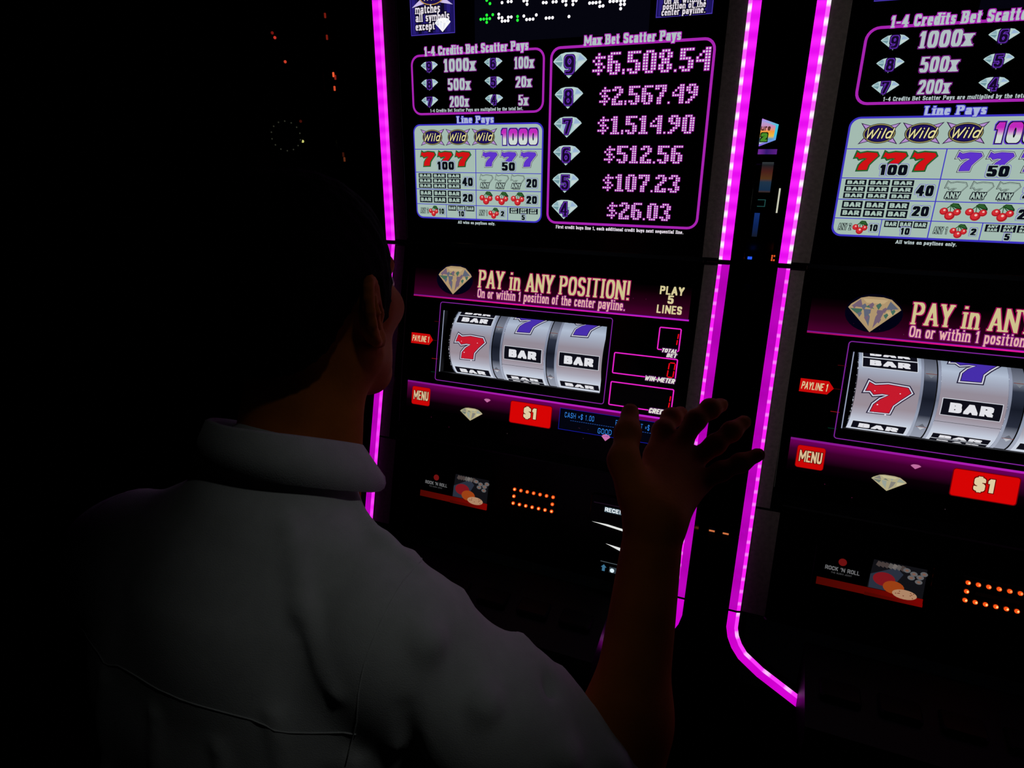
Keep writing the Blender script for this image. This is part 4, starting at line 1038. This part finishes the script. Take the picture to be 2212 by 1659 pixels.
# left hand resting on the thigh
LW = WRL
def lf(dx, L): 
    k = (LW[0]+.02+dx, LW[1]+.075-abs(dx)*.4, LW[2]-.012); return [k, (k[0]+dx*.25,k[1]+L*.42,k[2]-.004), (k[0]+dx*.35,k[1]+L*.74,k[2]-.014), (k[0]+dx*.4,k[1]+L,k[2]-.026)]
LFN = [(lf(.032,.066),.0092),(lf(.012,.074),.0095),(lf(-.008,.070),.009),(lf(-.028,.054),.008)]
hand(LW, [f_[0] for f_, r in LFN], LFN, [(LW[0]+.022,LW[1]+.02,LW[2]-.006),(LW[0]+.052,LW[1]+.045,LW[2]-.012),(LW[0]+.068,LW[1]+.070,LW[2]-.018),(LW[0]+.074,LW[1]+.092,LW[2]-.024)])
body = bodypart(B.mesh('body', None, [SKIN], Z0)); body['label'] = 'skin of head, neck, arms and hands'
# finger nails
for f_, r in ((IX,.0092),(MD,.0095),(RG,.0090),(PK,.0080),(TH,.011)):
    a, b = np.array(f_[2]), np.array(f_[3]); t = (b-a)/np.linalg.norm(b-a)
    n_ = np.array([.25,-.85,.45]); n_ -= t*(n_@t); n_ /= np.linalg.norm(n_); u_ = np.cross(t, n_)
    c = b + n_*r*.72; q = MB(); P = []
    for i in range(10):
        an = 2*math.pi*i/10; p = c + t*math.cos(an)*r*.62 + u_*math.sin(an)*r*.55; p = p - n_*(math.sin(an)**2)*r*.16; P.append((p[0],p[1],p[2]+Z0))
    q.poly(P, pbr('nail',(0.5,0.3,0.2,1),.3)); 
    q.poly([tuple(np.array(p)-n_*.0012) for p in P[::-1]], pbr('nail',(0.5,0.3,0.2,1),.3)); bodypart(q.build('fingernail'))
for s_ in (-1,1):
    q = MB(); c = H(s_*.032,.0865,.006); q.ball((c[0],c[1],c[2]+Z0), .0115, EYEW, 14, 9); e_ = bodypart(q.build('eye', None, True))
    q = MB(); q.ball((c[0],c[1]+.0078,c[2]+Z0), .0050, IRIS, 10, 6); q.build('iris', e_, True)
# hair: close cropped, tapered at the nape, with sideburns
F = Field((-.12,-.85,-.09), (.12,-.58,.20), .0034)
F.ell(H(0,-.014,.037), (.083,.105,.096), .01); F.ell(H(0,.020,-.005), (.071,.050,.070), .02)
F.ell(H(0,-.060,-.020), (.062,.048,.055), .03)
def hairline(X, Y, Z):
    y = Y-HY; z = Z-HZ; x = np.abs(X-HX)
    zl = np.interp(y.ravel(), [-.13,-.095,-.06,-.036,-.026,-.014,.010,.014,.040,.048,.054,.066,.078,.12], [-.062,-.060,-.030,.004,.016,.030,.026,-.028,-.032,.004,.030,.058,.072,.085]).reshape(y.shape)
    return (zl - z)*.8 + 0*x
F.cut(hairline, .008)
F.wave(lambda X,Y,Z: .0012*np.sin(X*310+Z*90)*np.sin(Y*270+Z*160)+.0006*np.sin(X*700)*np.sin(Y*640+Z*500))
hair = bodypart(F.mesh('hair', None, [HAIR], Z0)); hair['label'] = 'short black hair'
for s_ in (-1,1):
    q = MB(); q.tube([tuple(np.array(H(s_*a,b,c))+np.array((0,0,Z0))) for a, b, c in ((.014,.1035,.030),(.030,.0995,.035),(.046,.086,.031))], [.0028,.0034,.002], HAIR, 6); bodypart(q.build('eyebrow', None, True))
# shirt
SH = Field((-.40,-1.03,-.74), (.50,-.60,-.06), .0050)
SH.ell((0,-.855,-.45), (.178,.115,.32), .04)
SH.cone((-.105,-.855,-.315), (.105,-.855,-.315), .092, .092, .05)
SH.cone((-.085,-.855,-.40), (.085,-.855,-.40), .105, .105, .05)
for s_, a, e in ((1,SHR,ELR),(-1,SHL,ELL)):
    SH.cone((s_*.030,-.810,-.172), (s_*.160,-.848,-.224), .052, .054, .045)
    SH.cone(a, tuple(a[i]+(e[i]-a[i])*.45 for i in range(3)), .066, .064, .04)
    SH.cone(tuple(a[i]+(e[i]-a[i])*.45 for i in range(3)), tuple(a[i]+(e[i]-a[i])*.93 for i in range(3)), .064, .060, .03)
SH.cone((0,-.795,-.128), (0,-.845,-.24), .067, .095, .05)
# soft folds radiating from the armpit, shoulder and across the back
def fold(pts, r, dep=.5):
    P = [SH.snap(p, -r*dep*.6) for p in pts]; SH.chain(P, [r*.5]+[r]*(len(P)-2)+[r*.45], .014)
FOLDS = [([(.16,-.80,-0.175),(.20,-.87,-0.215),(.21,-.92,-0.285)],.010), ([(.22,-.80,-0.195),(.25,-.86,-0.265),(.24,-.90,-0.345)],.010),
 ([(.27,-.79,-0.245),(.30,-.84,-0.315),(.29,-.87,-0.385)],.010), ([(.31,-.77,-0.285),(.34,-.82,-0.355),(.33,-.86,-0.425)],.010), ([(.35,-.76,-0.345),(.38,-.80,-0.405),(.36,-.84,-0.455)],.009),
 ([(.10,-.94,-0.265),(.13,-.95,-0.365),(.14,-.96,-0.485)],.008), ([(.17,-.93,-0.305),(.17,-.95,-0.405),(.16,-.96,-0.505)],.008), ([(.05,-.95,-0.305),(.07,-.97,-0.405),(.10,-.97,-0.525)],.009),
 ([(.08,-.79,-0.145),(.13,-.82,-0.170),(.18,-.83,-0.175)],.007), ([(.04,-.84,-0.160),(.10,-.88,-0.195),(.16,-.91,-0.235)],.006), ([(-.02,-.95,-0.295),(-.02,-.97,-0.425),(.0,-.97,-0.545)],.008), ([(-.10,-.94,-0.295),(-.11,-.96,-0.405),(-.1,-.97,-0.525)],.008)]
for p, r in FOLDS: fold(p, r)
for p, r in (([(.20,-.88,-0.245),(.215,-.91,-0.315),(.22,-.92,-0.385)],.007),([(.155,-.95,-0.315),(.15,-.96,-0.425),(.13,-.97,-0.515)],.008),([(.285,-.83,-0.285),(.29,-.86,-0.345),(.27,-.88,-0.405)],.008),([(.33,-.80,-0.330),(.34,-.84,-0.385),(.33,-.86,-0.435)],.007)):
    P = [SH.snap(a, r*.45) for a in p]; SH.chain(P, [r*.4,r,r*.4], .016, sub=True)
SH.wave(lambda X,Y,Z: .0016*np.sin(X*38+Z*27+2*np.sin(Y*21+Z*9))*np.sin(Z*31-X*43+Y*20+1.5*np.sin(X*17)))
shirt = bodypart(SH.mesh('shirt', None, [SHIRT], Z0)); shirt['label'] = 'pale grey blue cotton shirt'
def seam(pts, nm='seam'):
    P = []
    for a, b in zip(pts[:-1], pts[1:]):
        for i in range(6): P.append(SH.snap(tuple(a[k]+(b[k]-a[k])*i/6 for k in range(3)), .0002))
    P.append(SH.snap(pts[-1], .0002)); q = MB(); q.tube([(p[0],p[1],p[2]+Z0) for p in P], .0007, SHIRT, 5); q.build(nm, shirt, True)
seam([(.175,-.78,-.17),(.180,-.85,-.17),(.180,-.92,-.21),(.175,-.96,-.30)]); seam([(-.175,-.78,-.17),(-.180,-.85,-.17),(-.180,-.92,-.21),(-.175,-.96,-.30)])
seam([(.180,-.95,-.275),(.10,-.97,-.265),(0,-.98,-.26),(-.10,-.97,-.265),(-.180,-.95,-.275)])
# collar: a stand round the neck and the leaf folded over it
q = MB(); N = 44; rows = []
for i in range(N+1):
    a = math.radians(-104 + 208*i/N); f_ = (1-math.cos(a))/2                  # f_: 0 at the nape, 1 at the throat
    sx_, cy_ = math.sin(a), -math.cos(a)
    cx0, cy0 = 0, -.775
    zt = -.050 - .085*f_**1.15; zb = zt - .043 - .022*f_
    ra, rb = .069, .072
    e_ = min(1,max(0,(abs(math.degrees(a))-86)/18))**2; flare = .012+.028*f_-.012*e_; zb += .016*e_
    pt = lambda r_, z: (cx0+sx_*(ra+r_), cy0+cy_*(rb+r_)+.012*f_, z+Z0)
    rows.append([pt(-.002, zb-.004), pt(-.001, zt-.006), pt(.002, zt), pt(.006, zt-.001), pt(.009+flare*.4, zt-.018), pt(.010+flare, zb+.004), pt(.0075+flare, zb+.003), pt(.005+flare*.4, zt-.018), pt(.003, zt-.008)])
V_ = [p for r_ in rows for p in r_]; M_ = len(rows[0]); F_ = []
for i in range(N):
    for k in range(M_-1): F_.append((i*M_+k, (i+1)*M_+k, (i+1)*M_+k+1, i*M_+k+1))
F_.append(tuple(range(M_))); F_.append(tuple(N*M_+k for k in range(M_-1,-1,-1)))
q.faces(V_, F_, SHIRT); col_ = q.build('collar', shirt, True)
# trousers, shoes
T = Field((-.30,-1.06,-1.20), (.30,-.38,-.56), .008)
T.ell((0,-.875,-.64), (.165,.125,.085), .05)
for s_ in (-1,1):
    T.cone((s_*.085,-.86,-.645), (s_*.125,-.490,-.635), .082, .062, .05); T.cone((s_*.125,-.490,-.635), (s_*.125,-.575,-1.055), .062, .046, .03)
bodypart(T.mesh('trousers', None, [TROUS], Z0))
for s_ in (-1,1):
    K = Field((s_*.125-.08,-.70,-1.20),(s_*.125+.08,-.38,-1.0),.006)
    K.cone((s_*.125,-.585,-1.115),(s_*.130,-.455,-1.128),.040,.030,.02); K.cone((s_*.125,-.585,-1.115),(s_*.125,-.580,-1.06),.040,.042,.02)
    K.cut(lambda X,Y,Z: (-1.138-Z)+0*X+0*Y, .004)
    sh_ = bodypart(K.mesh('shoe', None, [SHOE], Z0))
# stool under him
st = empty('bar_stool', (0,-.86,0), 'black padded round stool with chrome post under the man', 'stool')
def stp(o): o.parent = st; return o
q = MB(); q.lathe([(.001,0),(.23,0),(.235,.008),(.20,.022),(.05,.035),(.001,.036)],(0,0,.001),CHROME,36); stp(q.build('base',None,True))
q = MB(); q.lathe([(.028,.03),(.028,.535)],(0,0,0),CHROME,20); stp(q.build('post',None,True))
q = MB(); q.lathe([(.001,.53),(.15,.53),(.185,.542),(.195,.565),(.188,.586),(.15,.594),(.001,.594)],(0,0,0),BLACK_GLOSS,36); stp(q.build('seat',None,True))
q = MB(); q.tube([(.33*math.sin(2*math.pi*i/40),.33*math.cos(2*math.pi*i/40),.172) for i in range(40)],.014,CHROME,8,closed=True)
for i in range(4):
    a = math.pi/4+i*math.pi/2; q.tube([(.02*math.sin(a),.02*math.cos(a),.20),(.33*math.sin(a),.33*math.cos(a),.172)],.009,CHROME,8)
stp(q.build('foot_ring',None,True))

# ------------------------------------------------------------------ farther machines on the gaming floor
def far_machine(loc, rz, label, build):
    r = empty('slot_machine', loc, label, 'slot machine', 'farther slot machines'); r.rotation_euler.z = rz; build(r); return r
def body_far(r, w_, d_, h):
    q = MB(); q.box((-w_/2,0,.001),(w_/2,d_,h), BLACK_GLOSS, .015); q.build('cabinet', r)
    q = MB(); q.prism([(-.20,.62),(-.22,.70),(0,.76),(0,.60)], -w_/2+.03, w_/2-.03, BLACK_GLOSS); q.build('button_deck', r)
def sign_two(r):
    body_far(r, .34, .5, 1.48)
    hx = [(-.09,.04),(0,.074),(.09,.042),(.085,-.040),(0,-.074),(-.085,-.04)]; zc = 1.645
    def slab(q, g, y0, y1, mt):
        n = len(hx); P = [(x*g, y0, zc+z*g) for x, z in hx]+[(x*g, y1, zc+z*g) for x, z in hx]
        q.faces(P, [tuple(range(n)), tuple(range(2*n-1,n-1,-1))]+[(j,n+j,n+(j+1) % n,(j+1) % n) for j in range(n)], mt)
    q = MB(); slab(q, 1.0, -.06, .02, BLACK_GLOSS); sg = q.build('top_sign', r); sg['label'] = 'lit six sided top sign'
    q = MB(); slab(q, 1.0, -.066, -.061, emit_ramp('sign_rim',2,[(0,(140,80,220)),(.4,(60,190,230)),(.75,(60,200,220)),(1,(190,120,230))])); q.build('sign_rim', sg)
    q = MB(); slab(q, .84, -.070, -.067, emit_ramp('sign_sky',2,[(0,(190,200,205)),(.22,(70,150,190)),(.34,(230,190,70)),(.55,(240,150,60)),(.75,(200,140,180)),(1,(170,160,220))])); q.build('sign_picture', sg)
    pr = Print(lambda x, y, z: (x, -.071-z, y)); pr.text('2',.004,1.598,.034,.044,emit(20,40,16),1,nw=.6,nh=.22,grow=.005); pr.text('2',.004,1.598,.034,.044,emit(70,140,40),2,nw=.6,nh=.22)
    pr.text('ure',.0,1.655,.05,.03,emit(80,40,30),2,nw=.4,nh=.2); pr.build('sign_lettering', sg)
    q = MB(); q.box((-.09,-.05,1.528),(.10,0,1.556), emit_ramp('glitter',0,[(0,(70,20,120)),(.3,(40,20,90)),(.5,(110,40,150)),(.7,(50,24,110)),(1,(90,30,130))])); q.build('glitter_band', r)
    q = MB(); q.box((.028,-.006,1.315),(.092,-.002,1.485), emit_ramp('far_screen',2,[(0,(60,40,30)),(.08,(20,44,70)),(.35,(30,50,70)),(.45,(80,50,26)),(.7,(70,30,26)),(.9,(30,30,34)),(1,(50,56,60))])); q.build('upper_screen', r)
    q = MB()
    for a in ((.03,1.270,.075,1.274),(.03,1.232,.075,1.236),(.070,1.232,.075,1.274)): q.box((a[0],-.006,a[1]),(a[2],-.002,a[3]), emit(30,72,70))
    q.build('button_outline', r)
    q = MB(); q.box((.022,-.006,1.055),(.052,-.002,1.195), emit_ramp('far_blue',2,[(0,(20,26,40)),(.5,(12,34,84)),(1,(18,46,110))])); q.build('lower_screen', r)
    q = MB(); q.box((.022,-.24,.950),(.046,-.225,.964), emit(40,90,240)); q.build('blue_indicator', r)
    q = MB(); q.box((.140,-.016,1.200),(.149,-.008,1.340), emit(200,200,180)); q.build('side_light', r)
    for a in ((.150,.972),(.150,.960),(.150,.948),(.162,.972),(.162,.948)):
        q = MB(); q.box((a[0],-.24,a[1]),(a[0]+.008,-.225,a[1]+.008), emit(230,90,40)); q.build('red_indicator', r)
for a, b in ((.339,.380),(.409,.437)):
    q = MB(); q.box((-.5*(b-a),0,0),(.5*(b-a),.018,.010), BLACK_GLOSS); o = q.build('floor_light'); o.location = (.5*(a+b), 1.225, .001)
    tag(o, 'small orange aisle light on the floor ' + ('nearer the hand' if a < .4 else 'nearer the right machine'), 'floor light', 'aisle lights')
    q = MB(); q.box((-.5*(b-a)+.002,-.002,.002),(.5*(b-a)-.002,.001,.009), emit(206,112,66)); q.build('lens', o)
far_machine((.300,2.95,0), 0, 'distant slot machine with colourful six sided sign seen between the two machines', sign_two)
colm = empty('column', (.325,1.045,0), 'slim dark column with gold edges standing behind the gap between machines', 'column')
q = MB(); q.box((-.036,-.036,0.001),(.036,.036,3.199), BLACK_GLOSS, .008); q.build('shaft', colm)
for x in (-.012,.034):
    q = MB(); q.tube([(x,-.038,.9),(x,-.038,1.6)], .004, GOLD, 8); q.build('edge_trim', colm, True)
def wheel(r):
    body_far(r, .56, .5, 2.25)
    q = MB(); c = (0,-.02,1.63)
    q.tube([(c[0]+.088*math.cos(2*math.pi*i/40), c[1], c[2]+.088*math.sin(2*math.pi*i/40)) for i in range(40)], .012, DARK_METAL, 8, closed=True); rm = q.build('wheel_rim', r, True)
    for i in range(14):
        a = 2*math.pi*i/14+.2; q = MB(); q.ball((c[0]+.088*math.cos(a), c[1]-.012, c[2]+.088*math.sin(a)), .0045, emit(46,48,38), 6, 4); q.build('wheel_bulb', rm, True)
    for x, z, cc in ((-.012,2.215,(110,20,14)),(0,2.19,(190,50,40)),(.045,2.06,(200,60,40)),(.10,1.60,(200,200,110)),(.10,1.72,(60,14,8))):
        q = MB(); q.ball((x,-.008,z), .009, emit(*cc), 6, 4); q.build('indicator_bulb', r, True)
far_machine((-2.54,2.22,0), .75, 'distant dark slot machine with a faint ring of bulbs at the left', wheel)
def redbulbs(r):
    body_far(r, .30, .5, 2.35)
    for x, z, cc in ((0,2.33,(110,24,14)),(.0,2.21,(110,24,14)),(.02,2.00,(240,90,50)),(.03,1.985,(130,30,20)),(.02,1.92,(200,70,40)),(.04,1.52,(50,16,8)),(.045,1.49,(90,40,20))):
        q = MB(); x -= .140; q.box((x-.006,-.012,z-.014),(x+.006,0,z+.014), emit(*cc), .003); q.build('indicator_bulb', r)
far_machine((-2.54+.7317*.45,2.22+.6816*.45,0), .75, 'distant dark slot machine with a column of red indicator lights at the left', redbulbs)
